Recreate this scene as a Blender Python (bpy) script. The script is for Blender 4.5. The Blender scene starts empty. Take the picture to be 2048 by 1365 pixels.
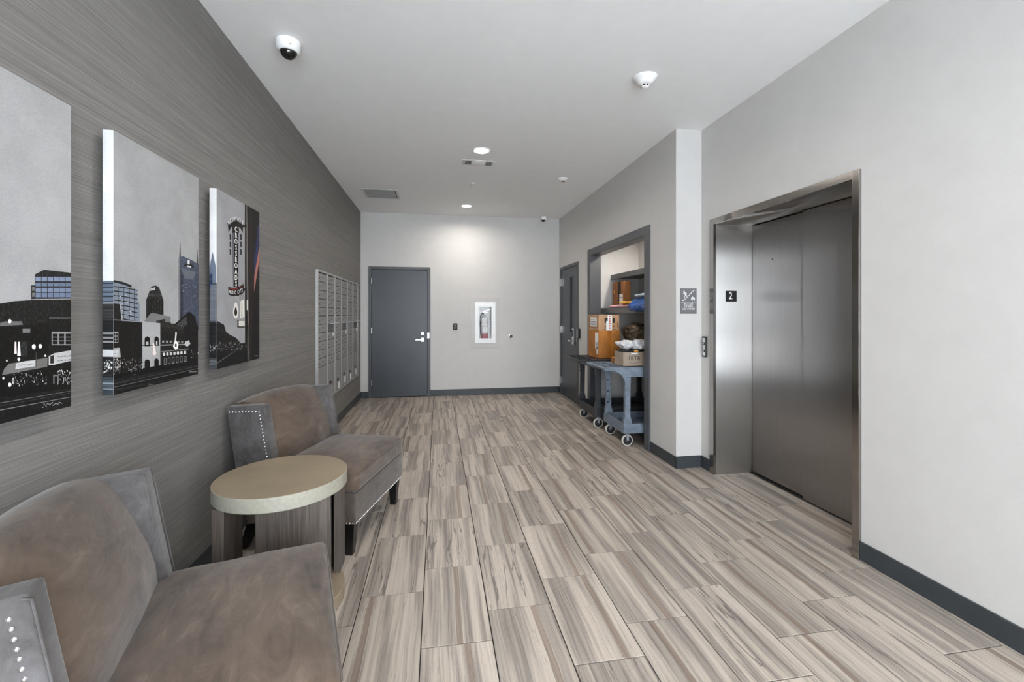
import bpy, bmesh, math, random
from mathutils import Vector, Matrix, noise as mnoise
random.seed(7)
PI = math.pi
C = bpy.context.scene.collection
# ------------------------------------------------------------------ camera
FPX, YAW, HY, HC = 881.3, math.radians(9.541), 627.0, 1.433
cam_data = bpy.data.cameras.new('camera'); cam = bpy.data.objects.new('camera', cam_data); C.objects.link(cam)
cam.location = (0, 0, HC); cam.rotation_euler = (PI/2, 0, -YAW)
cam_data.sensor_width = 36; cam_data.lens = FPX/2048*36; cam_data.shift_y = (HY-682.5)/2048
cam_data.clip_start = .05
bpy.context.scene.camera = cam
# ------------------------------------------------------------------ room numbers (metres)
XL, XR, XE, YB, YC, CH, YW = -1.283, 2.167, 2.424, 7.736, 3.759, 3.138, -1.7
# ------------------------------------------------------------------ world and light
world = bpy.data.worlds.new('world'); bpy.context.scene.world = world; world.use_nodes = True
bg = world.node_tree.nodes['Background']; bg.inputs[0].default_value = (.85, .925, 1.0, 1); bg.inputs[1].default_value = 7.0
vs = bpy.context.scene.view_settings
vs.view_transform = 'Standard'; vs.look = 'None'; vs.gamma = 1; vs.exposure = 1.05; vs.use_curve_mapping = False
STA = -.78
LAMP_W, LAMP_COL = 8, (1.0, .93, .84)
def portal(x0, x1, z0, z1):
    l = bpy.data.lights.new('window_portal', 'AREA'); l.shape = 'RECTANGLE'; l.size = x1-x0; l.size_y = z1-z0
    l.cycles.is_portal = True
    o = bpy.data.objects.new('window_portal', l); C.objects.link(o)
    o.location = ((x0+x1)/2, YW-.14, (z0+z1)/2); o.rotation_euler = (PI/2, 0, 0)
portal(XL+.1, XE-.1, .06, 2.72)
added_sun_d = bpy.data.lights.new('added_sun', 'SUN'); added_sun_d.energy = 24.0; added_sun_d.angle = math.radians(.6); added_sun_d.color = (1, .97, .92)
added_sun = bpy.data.objects.new('added_sun', added_sun_d); C.objects.link(added_sun); added_sun.rotation_euler = (math.radians(-38), 0, math.radians(12)); added_sun.location = (0, 6, 8)  # unseen, put in to light the ground outside, bouncing onto the ceiling

# ------------------------------------------------------------------ materials
def s2l(v):
    v = v/255.0
    return v/12.92 if v <= .04045 else ((v+.055)/1.055)**2.4
def col(c): return (s2l(c[0]), s2l(c[1]), s2l(c[2]), 1)
def newmat(name):
    m = bpy.data.materials.new(name); m.use_nodes = True
    return m, m.node_tree.nodes, m.node_tree.links, m.node_tree.nodes['Principled BSDF']
def N(ns, t, **k):
    n = ns.new(t)
    for a, b in k.items(): setattr(n, a, b)
    return n
def ramp(ns, ls, fac, stops, interp='LINEAR'):
    r = ns.new('ShaderNodeValToRGB'); r.color_ramp.interpolation = interp
    e = r.color_ramp.elements
    while len(e) < len(stops): e.new(.5)
    for q, (p, c) in zip(e, stops):
        q.position = p; q.color = col(c) if len(c) == 3 else c
    ls.new(fac, r.inputs[0]); return r.outputs[0]
def mapped(ns, ls, scale, kind='Object', vec=None):
    mp = ns.new('ShaderNodeMapping'); mp.inputs['Scale'].default_value = scale
    if vec is None:
        tc = ns.new('ShaderNodeTexCoord'); vec = tc.outputs[kind]
    ls.new(vec, mp.inputs[0]); return mp.outputs[0]
def noise(ns, ls, vec, scale=5, detail=3, rough=.5, dist=0):
    n = ns.new('ShaderNodeTexNoise'); n.inputs['Scale'].default_value = scale; n.inputs['Detail'].default_value = detail
    n.inputs['Roughness'].default_value = rough; n.inputs['Distortion'].default_value = dist
    ls.new(vec, n.inputs['Vector']); return n.outputs[0]
def bump(ns, ls, b, h, strength=.2, dist=.01):
    n = ns.new('ShaderNodeBump'); n.inputs['Strength'].default_value = strength; n.inputs['Distance'].default_value = dist
    ls.new(h, n.inputs['Height']); ls.new(n.outputs[0], b.inputs['Normal'])
def math_(ns, ls, op, a, b=None, c=None):
    n = ns.new('ShaderNodeMath'); n.operation = op
    for i, v in enumerate((a, b, c)):
        if v is None: continue
        if isinstance(v, (int, float)): n.inputs[i].default_value = v
        else: ls.new(v, n.inputs[i])
    return n.outputs[0]
def mixc(ns, ls, f, a, b, mode='MIX'):
    n = ns.new('ShaderNodeMix'); n.data_type = 'RGBA'; n.blend_type = mode
    for i, v in ((0, f), (6, a), (7, b)):
        if isinstance(v, (int, float)): n.inputs[i].default_value = v
        elif isinstance(v, tuple): n.inputs[i].default_value = v if len(v) == 4 else col(v)
        else: ls.new(v, n.inputs[i])
    return n.outputs[2]
def simple(name, c, rough=.5, metal=0, var=.06, scale=8, bmp=0, bscale=200, spec=None, coat=0):
    m, ns, ls, b = newmat(name)
    v = mapped(ns, ls, (1, 1, 1))
    f = noise(ns, ls, v, scale, 4)
    k = 1-var; k2 = 1+var
    out = ramp(ns, ls, f, [(.3, tuple(x*k for x in c)), (.7, tuple(min(255, x*k2) for x in c))])
    ls.new(out, b.inputs['Base Color'])
    b.inputs['Roughness'].default_value = rough; b.inputs['Metallic'].default_value = metal
    if spec is not None: b.inputs['Specular IOR Level'].default_value = spec
    if coat: b.inputs['Coat Weight'].default_value = coat
    if bmp: bump(ns, ls, b, noise(ns, ls, v, bscale, 2), bmp, .002)
    return m
M = {}
M['paint'] = simple('grey_wall_paint', (199, 197, 194), .6, var=.008, bmp=.25, bscale=260)
M['white_paint'] = simple('ceiling_paint', (238, 238, 237), .75, var=.006, bmp=.3, bscale=200)
M['dark_paint'] = simple('charcoal_door_paint', (62, 66, 72), .38, var=.03, scale=3)
M['frame_paint'] = simple('charcoal_frame_paint', (74, 76, 80), .42, var=.02)
M['plate_paint'] = simple('grey_plate_paint', (192, 190, 187), .45, var=.01)
M['shelf_paint'] = simple('grey_shelf_paint', (104, 105, 106), .5, var=.02)
M['base'] = simple('rubber_baseboard', (54, 59, 63), .45, var=.05)
M['grout'] = simple('dark_grout', (28, 25, 23), .9)
M['outside'] = simple('outside_concrete', (200, 204, 210), .9)
M['black'] = simple('black_lacquer', (16, 15, 15), .28, coat=.2)
M['black_plastic'] = simple('black_plastic', (22, 23, 24), .4)
M['white_plastic'] = simple('white_plastic', (236, 236, 234), .4, var=.01)
M['white_metal'] = simple('white_enamel', (238, 239, 240), .35, var=.01)
M['chrome'] = simple('satin_chrome', (214, 214, 214), .25, 1, var=.02)
M['nail'] = simple('nickel_nailhead', (225, 225, 228), .18, 1, var=.02)
M['mail'] = simple('grey_mailbox_metal', (150, 150, 149), .5, .35, var=.03)
M['mail_frame'] = simple('mailbox_frame_metal', (176, 176, 175), .42, .4, var=.02)
M['mail_dark'] = simple('mailbox_gap', (42, 42, 42), .8)
M['paper'] = simple('white_paper', (232, 232, 230), .7, var=.02)
M['ink'] = simple('black_ink', (24, 24, 26), .6)
M['redink'] = simple('red_print', (186, 74, 52), .6)
M['grille'] = simple('vent_enamel', (205, 205, 203), .5)
M['return_grille'] = simple('return_grille_enamel', (150, 150, 147), .6)
M['darkvoid'] = simple('duct_dark', (30, 30, 30), .9)
M['cream'] = simple('cream_shagreen', (140, 126, 106), .45, var=.05, scale=4, bmp=.3, bscale=320)
M['cream_edge'] = simple('pale_shagreen_band', (152, 149, 136), .42, var=.04, scale=60, bmp=.3, bscale=320)
M['red'] = simple('red_cylinder', (150, 22, 30), .3, coat=.3)
M['steel_cyl'] = simple('extinguisher_label', (205, 200, 196), .4, .1)
M['wheel'] = simple('black_caster_rubber', (26, 26, 28), .5)
M['wheel_tread'] = simple('pale_caster_tread', (196, 194, 186), .5)
M['zinc'] = simple('zinc_fork', (190, 196, 204), .35, .8)
M['cart_grey'] = simple('blue_grey_cart_plastic', (108, 119, 132), .42, var=.12, scale=14, bmp=.4, bscale=120)
M['cart_black'] = simple('black_cart_plastic', (44, 46, 50), .42, var=.15, scale=12, bmp=.4, bscale=120)
M['bag_blue'] = simple('blue_poly_mailer', (4, 70, 140), .38, var=.12)
M['bag_white'] = simple('white_poly_mailer', (196, 196, 198), .38, var=.06)
M['bag_dark'] = simple('dark_camouflage_bag', (92, 80, 66), .5, var=.6, scale=22)
M['bag_pale'] = simple('pale_blue_mailer', (160, 174, 186), .4, var=.15, scale=20)
M['bag_pink'] = simple('pink_mailer', (232, 178, 190), .5, var=.05)
M['bag_yellow'] = simple('yellow_mailer', (224, 168, 64), .5, var=.1, scale=30)
M['sign_grey'] = simple('sign_grey', (110, 110, 112), .5, var=.01)
M['dome'] = simple('smoked_dome', (10, 10, 12), .08, coat=.5)
M['brass'] = simple('brown_lock', (96, 62, 50), .3, .8)
M['orange'] = simple('orange_card', (222, 150, 60), .6)
def card(name, c, var=.08):
    m, ns, ls, b = newmat(name)
    v = mapped(ns, ls, (1, 1, 1))
    f = noise(ns, ls, v, 6, 5); g = noise(ns, ls, mapped(ns, ls, (260, 260, 6)), 1, 2)
    a = ramp(ns, ls, f, [(.3, tuple(x*(1-var) for x in c)), (.7, tuple(min(255, x*(1+var)) for x in c))])
    ls.new(mixc(ns, ls, .18, a, ramp(ns, ls, g, [(.3, (70, 50, 34)), (.7, c)])), b.inputs['Base Color'])
    b.inputs['Roughness'].default_value = .75
    return m
M['card_tan'] = card('tan_cardboard', (188, 148, 112))
M['card_brown'] = card('brown_cardboard', (176, 112, 44), .14)
M['card_dark'] = card('dark_brown_cardboard', (160, 106, 60))
M['card_grey'] = card('greyish_cardboard', (164, 148, 132))
M['tape'] = simple('packing_tape', (164, 104, 44), .2, var=.1)

def mk_fabric(name='suede_fabric', k=(1, 1, 1)):
    m, ns, ls, b = newmat(name)
    T = lambda c: tuple(min(255, x*y) for x, y in zip(c, k))
    v = mapped(ns, ls, (1, 1, 1))
    big = noise(ns, ls, v, 3.5, 5, .6, .6)
    streak = noise(ns, ls, mapped(ns, ls, (7, 2.2, 5)), 1.6, 6, .68, 1.4)
    a = ramp(ns, ls, streak, [(.32, T((54, 45, 38))), (.47, T((84, 71, 60))), (.55, T((92, 78, 67))), (.68, T((116, 102, 91)))])
    c = ramp(ns, ls, big, [(.36, T((60, 50, 43))), (.60, T((102, 88, 77)))])
    ls.new(mixc(ns, ls, .45, a, c), b.inputs['Base Color'])
    b.inputs['Roughness'].default_value = .88; b.inputs['Sheen Weight'].default_value = .25; b.inputs['Sheen Roughness'].default_value = .45
    b.inputs['Specular IOR Level'].default_value = .2
    fine = noise(ns, ls, v, 380, 2)
    wr = noise(ns, ls, mapped(ns, ls, (3, 1, 3)), 7, 3, .5, 2)
    h = math_(ns, ls, 'ADD', math_(ns, ls, 'MULTIPLY', fine, .12), math_(ns, ls, 'MULTIPLY', wr, .8))
    bump(ns, ls, b, h, .22, .012)
    return m
M['fabric'] = mk_fabric()
M['fabric_cool_lit'] = mk_fabric('cool_lit_suede', (1.0, 1.13, 1.30))  # same suede tinted cool, painting in the window daylight on the wings
M['fabric_front'] = mk_fabric('mild_cool_lit_suede', (1.0, 1.06, 1.12))  # same suede again, milder cool daylight tint for the seat frame
def mk_wood():
    m, ns, ls, b = newmat('grey_brown_wood')
    g = noise(ns, ls, mapped(ns, ls, (60, 60, 1.6)), 2.2, 6, .65, .3)
    f = noise(ns, ls, mapped(ns, ls, (400, 400, 5)), 1, 3)
    a = ramp(ns, ls, g, [(.3, (62, 54, 48)), (.5, (84, 75, 68)), (.7, (108, 98, 90))])
    ls.new(mixc(ns, ls, .3, a, ramp(ns, ls, f, [(.35, (50, 43, 38)), (.65, (116, 107, 98))])), b.inputs['Base Color'])
    b.inputs['Roughness'].default_value = .55; bump(ns, ls, b, f, .15, .002)
    return m
M['wood'] = mk_wood()
def mk_wallpaper():
    m, ns, ls, b = newmat('horizontal_grasscloth_wallpaper')
    f1 = noise(ns, ls, mapped(ns, ls, (1, .45, 250)), 1, 4, .7)
    f2 = noise(ns, ls, mapped(ns, ls, (1, 5, 520)), 1, 2, .6)
    f3 = noise(ns, ls, mapped(ns, ls, (1, .12, 22)), 1, 3, .5)
    s = math_(ns, ls, 'ADD', math_(ns, ls, 'MULTIPLY', f1, .6), math_(ns, ls, 'MULTIPLY', f2, .4))
    a = ramp(ns, ls, s, [(.32, (84, 82, 80)), (.46, (116, 113, 110)), (.56, (132, 129, 126)), (.68, (162, 159, 155))])
    c = ramp(ns, ls, f3, [(.3, (102, 99, 96)), (.7, (122, 119, 116))])
    o = mixc(ns, ls, .3, a, c)
    # wallpaper drops: hairline vertical joints
    tc = ns.new('ShaderNodeTexCoord'); sep = ns.new('ShaderNodeSeparateXYZ'); ls.new(tc.outputs['Object'], sep.inputs[0])
    fr = math_(ns, ls, 'FRACT', math_(ns, ls, 'DIVIDE', math_(ns, ls, 'ADD', sep.outputs[1], 4.06), .915))
    ln = math_(ns, ls, 'LESS_THAN', fr, .0022)
    ls.new(mixc(ns, ls, math_(ns, ls, 'MULTIPLY', ln, .4), o, (150, 148, 145)), b.inputs['Base Color'])
    b.inputs['Roughness'].default_value = .7; bump(ns, ls, b, s, .35, .003)
    return m
M['wallpaper'] = mk_wallpaper()
def mk_tile():
    m, ns, ls, b = newmat('striped_porcelain_tile')
    tc = ns.new('ShaderNodeTexCoord'); oi = ns.new('ShaderNodeObjectInfo'); sep = ns.new('ShaderNodeSeparateXYZ')
    ls.new(tc.outputs['Object'], sep.inputs[0]); X, Y = sep.outputs[0], sep.outputs[1]; R = oi.outputs['Random']
    R2 = math_(ns, ls, 'FRACT', math_(ns, ls, 'MULTIPLY', R, 17.31)); R3 = math_(ns, ls, 'FRACT', math_(ns, ls, 'MULTIPLY', R, 71.7))
    def vec(sx, sy, k):
        cb = ns.new('ShaderNodeCombineXYZ')
        ls.new(math_(ns, ls, 'MULTIPLY', X, sx), cb.inputs[0]); ls.new(math_(ns, ls, 'MULTIPLY', Y, sy), cb.inputs[1])
        ls.new(math_(ns, ls, 'MULTIPLY', R, k), cb.inputs[2]); return cb.outputs[0]
    wob = math_(ns, ls, 'MULTIPLY', math_(ns, ls, 'SUBTRACT', noise(ns, ls, vec(2, 1.6, 40), 1, 3), .5), .035)
    Xw = math_(ns, ls, 'ADD', X, wob)
    def vecw(sx, sy, k):
        cb = ns.new('ShaderNodeCombineXYZ')
        ls.new(math_(ns, ls, 'MULTIPLY', Xw, sx), cb.inputs[0]); ls.new(math_(ns, ls, 'MULTIPLY', Y, sy), cb.inputs[1])
        ls.new(math_(ns, ls, 'MULTIPLY', R, k), cb.inputs[2]); return cb.outputs[0]
    broad = noise(ns, ls, vecw(15, .7, 90), 1, 2, .5)
    fine = noise(ns, ls, vecw(80, 1.3, 50), 1, 4, .65)
    grit = noise(ns, ls, vec(420, 260, 5), 1, 2, .6)
    a = ramp(ns, ls, broad, [(.36, (108, 101, 96)), (.45, (134, 125, 118)), (.53, (188, 176, 163)), (.68, (204, 192, 179))])
    c = ramp(ns, ls, fine, [(.28, (74, 67, 62)), (.42, (132, 123, 115)), (.54, (188, 176, 164)), (.75, (208, 197, 184))])
    o = mixc(ns, ls, .42, a, c)
    # brown band on some tiles
    cen = math_(ns, ls, 'ADD', math_(ns, ls, 'MULTIPLY', R2, .2), .045)
    dd = math_(ns, ls, 'ABSOLUTE', math_(ns, ls, 'SUBTRACT', Xw, cen))
    band = math_(ns, ls, 'MULTIPLY', math_(ns, ls, 'LESS_THAN', dd, .014), math_(ns, ls, 'GREATER_THAN', R3, .5))
    bandc = ramp(ns, ls, noise(ns, ls, vecw(160, 3, 30), 1, 3), [(.35, (98, 78, 66)), (.65, (138, 116, 100))])
    o = mixc(ns, ls, math_(ns, ls, 'MULTIPLY', band, .78), o, bandc)
    # thin dark veins on others
    vn = math_(ns, ls, 'ABSOLUTE', math_(ns, ls, 'SUBTRACT', noise(ns, ls, vecw(16, .9, 130), 1, 2, .45, .15), .5))
    vein = math_(ns, ls, 'MULTIPLY', math_(ns, ls, 'LESS_THAN', vn, .009), math_(ns, ls, 'LESS_THAN', R3, .42))
    brk = math_(ns, ls, 'GREATER_THAN', noise(ns, ls, vec(60, 9, 77), 1, 2), .38)
    o = mixc(ns, ls, math_(ns, ls, 'MULTIPLY', math_(ns, ls, 'MULTIPLY', vein, brk), .68), o, (52, 46, 43))
    # short dark flecks
    fl = math_(ns, ls, 'GREATER_THAN', noise(ns, ls, vec(150, 7, 21), 1, 2, .5), .685)
    o = mixc(ns, ls, math_(ns, ls, 'MULTIPLY', fl, .45), o, (72, 64, 60))
    o = mixc(ns, ls, .22, o, ramp(ns, ls, grit, [(.3, (92, 86, 81)), (.7, (182, 175, 166))]))
    hv = ns.new('ShaderNodeHueSaturation'); ls.new(o, hv.inputs['Color'])
    ls.new(math_(ns, ls, 'ADD', math_(ns, ls, 'MULTIPLY', R2, .14), .90), hv.inputs['Value'])
    ls.new(hv.outputs[0], b.inputs['Base Color'])
    b.inputs['Roughness'].default_value = .42; b.inputs['Specular IOR Level'].default_value = .4
    bump(ns, ls, b, fine, .08, .002)
    return m
M['tile'] = mk_tile()
def mk_steel(name, c, rough, aniso=.8):
    m, ns, ls, b = newmat(name)
    ns.remove(b); o = ns['Material Output']
    g = noise(ns, ls, mapped(ns, ls, (900, 900, 3)), 1, 2)
    gl = ns.new('ShaderNodeBsdfAnisotropic'); gl.distribution = 'GGX'
    ls.new(ramp(ns, ls, g, [(.3, tuple(x*.94 for x in c)), (.7, c)]), gl.inputs['Color'])
    gl.inputs['Roughness'].default_value = rough; gl.inputs['Anisotropy'].default_value = aniso
    t = ns.new('ShaderNodeTangent'); t.direction_type = 'RADIAL'; t.axis = 'Z'; ls.new(t.outputs[0], gl.inputs['Tangent'])
    ls.new(gl.outputs[0], o.inputs[0]); return m
M['steel'] = mk_steel('brushed_steel', (188, 185, 181), .29, STA)
M['steel_dark'] = mk_steel('brushed_steel_door', (172, 169, 167), .29, STA)
M['steel_frame'] = mk_steel('polished_frame_steel', (165, 161, 157), .17, STA*.5)
def mk_glass(name='pane_glass'):
    m, ns, ls, b = newmat(name)
    ns.remove(b); o = ns['Material Output']
    t = ns.new('ShaderNodeBsdfTransparent'); g = ns.new('ShaderNodeBsdfGlossy'); g.inputs['Roughness'].default_value = .03
    fr = ns.new('ShaderNodeFresnel'); fr.inputs[0].default_value = 1.14
    mx = ns.new('ShaderNodeMixShader'); ls.new(fr.outputs[0], mx.inputs[0]); ls.new(t.outputs[0], mx.inputs[1]); ls.new(g.outputs[0], mx.inputs[2])
    ls.new(mx.outputs[0], o.inputs[0]); return m
M['glass'] = mk_glass()
def mk_emit(name, c, s):
    m, ns, ls, b = newmat(name)
    b.inputs['Emission Color'].default_value = (*c, 1); b.inputs['Emission Strength'].default_value = s
    b.inputs['Base Color'].default_value = (.9, .9, .9, 1); return m
M['lens'] = mk_emit('lit_lens', (1, .96, .9), 9)
def mk_print():
    m, ns, ls, b = newmat('canvas_print')
    a = ns.new('ShaderNodeVertexColor'); a.layer_name = 'ink'
    v = mapped(ns, ls, (1, 1, 1))
    cl = noise(ns, ls, v, 5, 5, .55, .4)
    o = mixc(ns, ls, .5, a.outputs[0], ramp(ns, ls, cl, [(.32, (206, 206, 206)), (.68, (255, 255, 255))]), 'MULTIPLY')
    gr = noise(ns, ls, v, 260, 3, .6)
    o = mixc(ns, ls, .15, o, ramp(ns, ls, gr, [(.35, (120, 120, 120)), (.6, (255, 255, 255))]), 'MULTIPLY')
    fine = noise(ns, ls, mapped(ns, ls, (1, 120, 90)), 1, 5, .75)
    dark = ramp(ns, ls, a.outputs[0], [(.03, (1, 1, 1, 1)), (.16, (0, 0, 0, 1))])
    o = mixc(ns, ls, dark, o, mixc(ns, ls, 1, o, ramp(ns, ls, fine, [(.36, (.25, .25, .25, 1)), (.52, (.9, .9, .9, 1)), (.66, (3.2, 3.1, 3.0, 1))]), 'MULTIPLY'))
    ls.new(o, b.inputs['Base Color']); b.inputs['Roughness'].default_value = .6; b.inputs['Specular IOR Level'].default_value = .25
    return m
M['print'] = mk_print()

# ------------------------------------------------------------------ object helpers
def link(name, mesh, mat=None, parent=None, loc=None, smooth=False):
    if mat is not None and not mesh.materials: mesh.materials.append(M[mat] if isinstance(mat, str) else mat)
    if smooth:
        mesh.polygons.foreach_set('use_smooth', [True]*len(mesh.polygons))
    o = bpy.data.objects.new(name, mesh); C.objects.link(o)
    if parent is not None: o.parent = parent
    if loc is not None: o.location = loc
    return o
def empty(name, label, cat, loc=(0, 0, 0), rotz=0, group=None):
    o = bpy.data.objects.new(name, None); C.objects.link(o); o.empty_display_size = .1
    o.location = loc; o.rotation_euler = (0, 0, rotz)
    return tag(o, label, cat, group)
def tag(o, label, cat, group=None):
    o['label'] = label; o['category'] = cat
    if group: o['group'] = group
    return o
class MB:
    def __init__(s): s.bm = bmesh.new()
    def box(s, x0, x1, y0, y1, z0, z1, bev=0.0, seg=1, mtx=None):
        if x0 > x1: x0, x1 = x1, x0
        if y0 > y1: y0, y1 = y1, y0
        if z0 > z1: z0, z1 = z1, z0
        t = bmesh.new(); bmesh.ops.create_cube(t, size=1)
        for v in t.verts:
            v.co = Vector(((x0+x1)/2+v.co.x*(x1-x0), (y0+y1)/2+v.co.y*(y1-y0), (z0+z1)/2+v.co.z*(z1-z0)))
        if bev: bmesh.ops.bevel(t, geom=t.edges[:], offset=min(bev, .45*min(x1-x0, y1-y0, z1-z0)), segments=seg, affect='EDGES', profile=.6)
        if mtx is not None: t.transform(mtx)
        return s.add(t)
    def add(s, t):
        me = bpy.data.meshes.new('t'); t.to_mesh(me); t.free(); s.bm.from_mesh(me); bpy.data.meshes.remove(me); return s
    def poly(s, pts, thick=None):
        vs = [s.bm.verts.new(p) for p in pts]
        try: f = s.bm.faces.new(vs)
        except ValueError: return s
        if thick is not None:
            r = bmesh.ops.extrude_face_region(s.bm, geom=[f]); nv = [e for e in r['geom'] if isinstance(e, bmesh.types.BMVert)]
            bmesh.ops.translate(s.bm, verts=nv, vec=thick)
        return s
    def cyl(s, p0, p1, r0, r1=None, n=20, caps=True):
        r1 = r0 if r1 is None else r1; p0, p1 = Vector(p0), Vector(p1); d = (p1-p0)
        q = d.to_track_quat('Z', 'Y'); a, b = [], []
        for i in range(n):
            t = 2*PI*i/n; e = Vector((math.cos(t), math.sin(t), 0))
            a.append(s.bm.verts.new(p0+q @ (e*r0))); b.append(s.bm.verts.new(p1+q @ (e*r1)))
        for i in range(n): s.bm.faces.new((a[i], a[(i+1) % n], b[(i+1) % n], b[i]))
        if caps: s.bm.faces.new(a[::-1]); s.bm.faces.new(b)
        return s
    def lathe(s, prof, c=(0, 0, 0), n=32, axis='Z', caps=True):
        rings = []
        for r, h in prof:
            ring = []
            for i in range(n):
                t = 2*PI*i/n; p = Vector((r*math.cos(t), r*math.sin(t), h))
                if axis == 'Y': p = Vector((p.x, p.z, p.y))
                if axis == 'X': p = Vector((p.z, p.x, p.y))
                ring.append(s.bm.verts.new(p+Vector(c)))
            rings.append(ring)
        for a, b in zip(rings, rings[1:]):
            for i in range(n): s.bm.faces.new((a[i], a[(i+1) % n], b[(i+1) % n], b[i]))
        for k in (0, -1):
            if caps and prof[k][0] > 1e-6: s.bm.faces.new(rings[k])
        return s
    def tube(s, pts, r, n=10):
        pts = [Vector(p) for p in pts]; rings = []
        for i, p in enumerate(pts):
            d = (pts[min(i+1, len(pts)-1)]-pts[max(i-1, 0)]).normalized(); q = d.to_track_quat('Z', 'Y')
            rings.append([s.bm.verts.new(p+q @ Vector((math.cos(2*PI*k/n)*r, math.sin(2*PI*k/n)*r, 0))) for k in range(n)])
        for a, b in zip(rings, rings[1:]):
            for k in range(n): s.bm.faces.new((a[k], a[(k+1) % n], b[(k+1) % n], b[k]))
        s.bm.faces.new(rings[0]); s.bm.faces.new(rings[-1]); return s
    def rbox(s, c, h, r, n=10, warp=None):
        t = bmesh.new(); bmesh.ops.create_cube(t, size=2); bmesh.ops.subdivide_edges(t, edges=t.edges[:], cuts=n, use_grid_fill=True)
        for v in t.verts:
            p = v.co.copy(); o = Vector()
            for i in range(3):
                # denser grid towards the edges
                o[i] = math.sin(p[i]*PI/2)*.35+p[i]*.65
            out = Vector()
            q = Vector([o[i]*h[i] for i in range(3)])
            inner = Vector([max(-(h[i]-r), min(h[i]-r, q[i])) for i in range(3)])
            d = q-inner
            out = inner+d.normalized()*r if d.length > 1e-9 else q
            out = out+Vector(c)
            v.co = warp(out, p) if warp else out
        return s.add(t)
    def build(s, name, mat, parent=None, smooth=False, loc=None, merge=True):
        if merge: bmesh.ops.remove_doubles(s.bm, verts=s.bm.verts[:], dist=1e-5)
        bmesh.ops.recalc_face_normals(s.bm, faces=s.bm.faces[:])
        me = bpy.data.meshes.new(name); s.bm.to_mesh(me); s.bm.free()
        o = link(name, me, mat, parent, loc)
        if smooth:
            me.polygons.foreach_set('use_smooth', [True]*len(me.polygons))
            try: me.set_sharp_from_angle(angle=math.radians(smooth if smooth > 1 else 35))
            except Exception: pass
        return o
def struct(o):
    o['kind'] = 'structure'; return o
def stuff(o): o['kind'] = 'stuff'; return o
def setup_copy(src, name=None, parent=None, loc=None):
    c = src.copy(); C.objects.link(c); c.parent = parent
    if loc is not None: c.location = loc
    return c
def copy_tree(src, parent=None):
    c = src.copy(); C.objects.link(c); c.parent = parent
    for ch in list(src.children): copy_tree(ch, c)
    return c
FONT = bpy.data.fonts.load('<builtin>') if False else None
def text_mesh(txt, size, bold=False):
    cu = bpy.data.curves.new('txt', 'FONT'); cu.body = txt; cu.size = size; cu.align_x = 'CENTER'; cu.align_y = 'CENTER'; cu.resolution_u = 3
    if bold: cu.offset = size*.018
    o = bpy.data.objects.new('txt', cu); C.objects.link(o)
    dg = bpy.context.evaluated_depsgraph_get(); dg.update()
    me = bpy.data.meshes.new_from_object(o.evaluated_get(dg), depsgraph=dg)
    bpy.data.objects.remove(o); bpy.data.curves.remove(cu); return me
def text(name, txt, size, o, ux, uy, mat, parent=None, sx=1.0, thick=.0008, bold=False):
    """flat lettering: centre o, reading direction ux, up direction uy (raised by thick)"""
    me = text_mesh(txt, size, bold); ux, uy, o = Vector(ux), Vector(uy), Vector(o); nz = ux.cross(uy)
    bm = bmesh.new(); bm.from_mesh(me); bpy.data.meshes.remove(me)
    r = bmesh.ops.extrude_face_region(bm, geom=bm.faces[:])
    bmesh.ops.translate(bm, verts=[e for e in r['geom'] if isinstance(e, bmesh.types.BMVert)], vec=(0, 0, thick))
    for v in bm.verts: v.co = o+ux*(v.co.x*sx)+uy*v.co.y+nz*v.co.z
    m2 = MB(); m2.bm.free(); m2.bm = bm
    return m2.build(name, mat, parent)
# unprojection used only to measure off the photograph: pixel -> point on a real plane
cy_, sy_ = math.cos(YAW), math.sin(YAW)
def at(u, v, X=None, Y=None, Z=None):
    a = (u-1024)/FPX; b = -(v-HY)/FPX; d = Vector((a*cy_+sy_, -a*sy_+cy_, b))
    t = X/d.x if X is not None else (Y/d.y if Y is not None else (Z-HC)/d.z)
    return Vector((0, 0, HC))+d*t

# ================================================================== SETTING
# ---- floor: dark grout slab, every tile a piece of its own
mb = MB(); mb.box(XL-.15, 3.2, YW-.15, YB+.15, -.12, -.004)
floor = struct(mb.build('floor', 'grout'))
TW, TL, TX0 = .30925, .59126, -.3816
rects = [(XL, XR, YW, YB), (XR, XE, YW, YC), (XE, 2.755, 2.232, 3.556), (XR, 2.95, 4.365, 6.049)]
full = None; g = .0022
def tile_mesh(x0, x1, y0, y1):
    m = MB(); m.box(x0, x1, y0, y1, -.009, 0, .0012)
    me = bpy.data.meshes.new('tile'); bmesh.ops.recalc_face_normals(m.bm, faces=m.bm.faces[:]); m.bm.to_mesh(me); m.bm.free(); me.materials.append(M['tile']); return me
fullmesh = tile_mesh(g, TW-g, g, TL-g)
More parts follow.
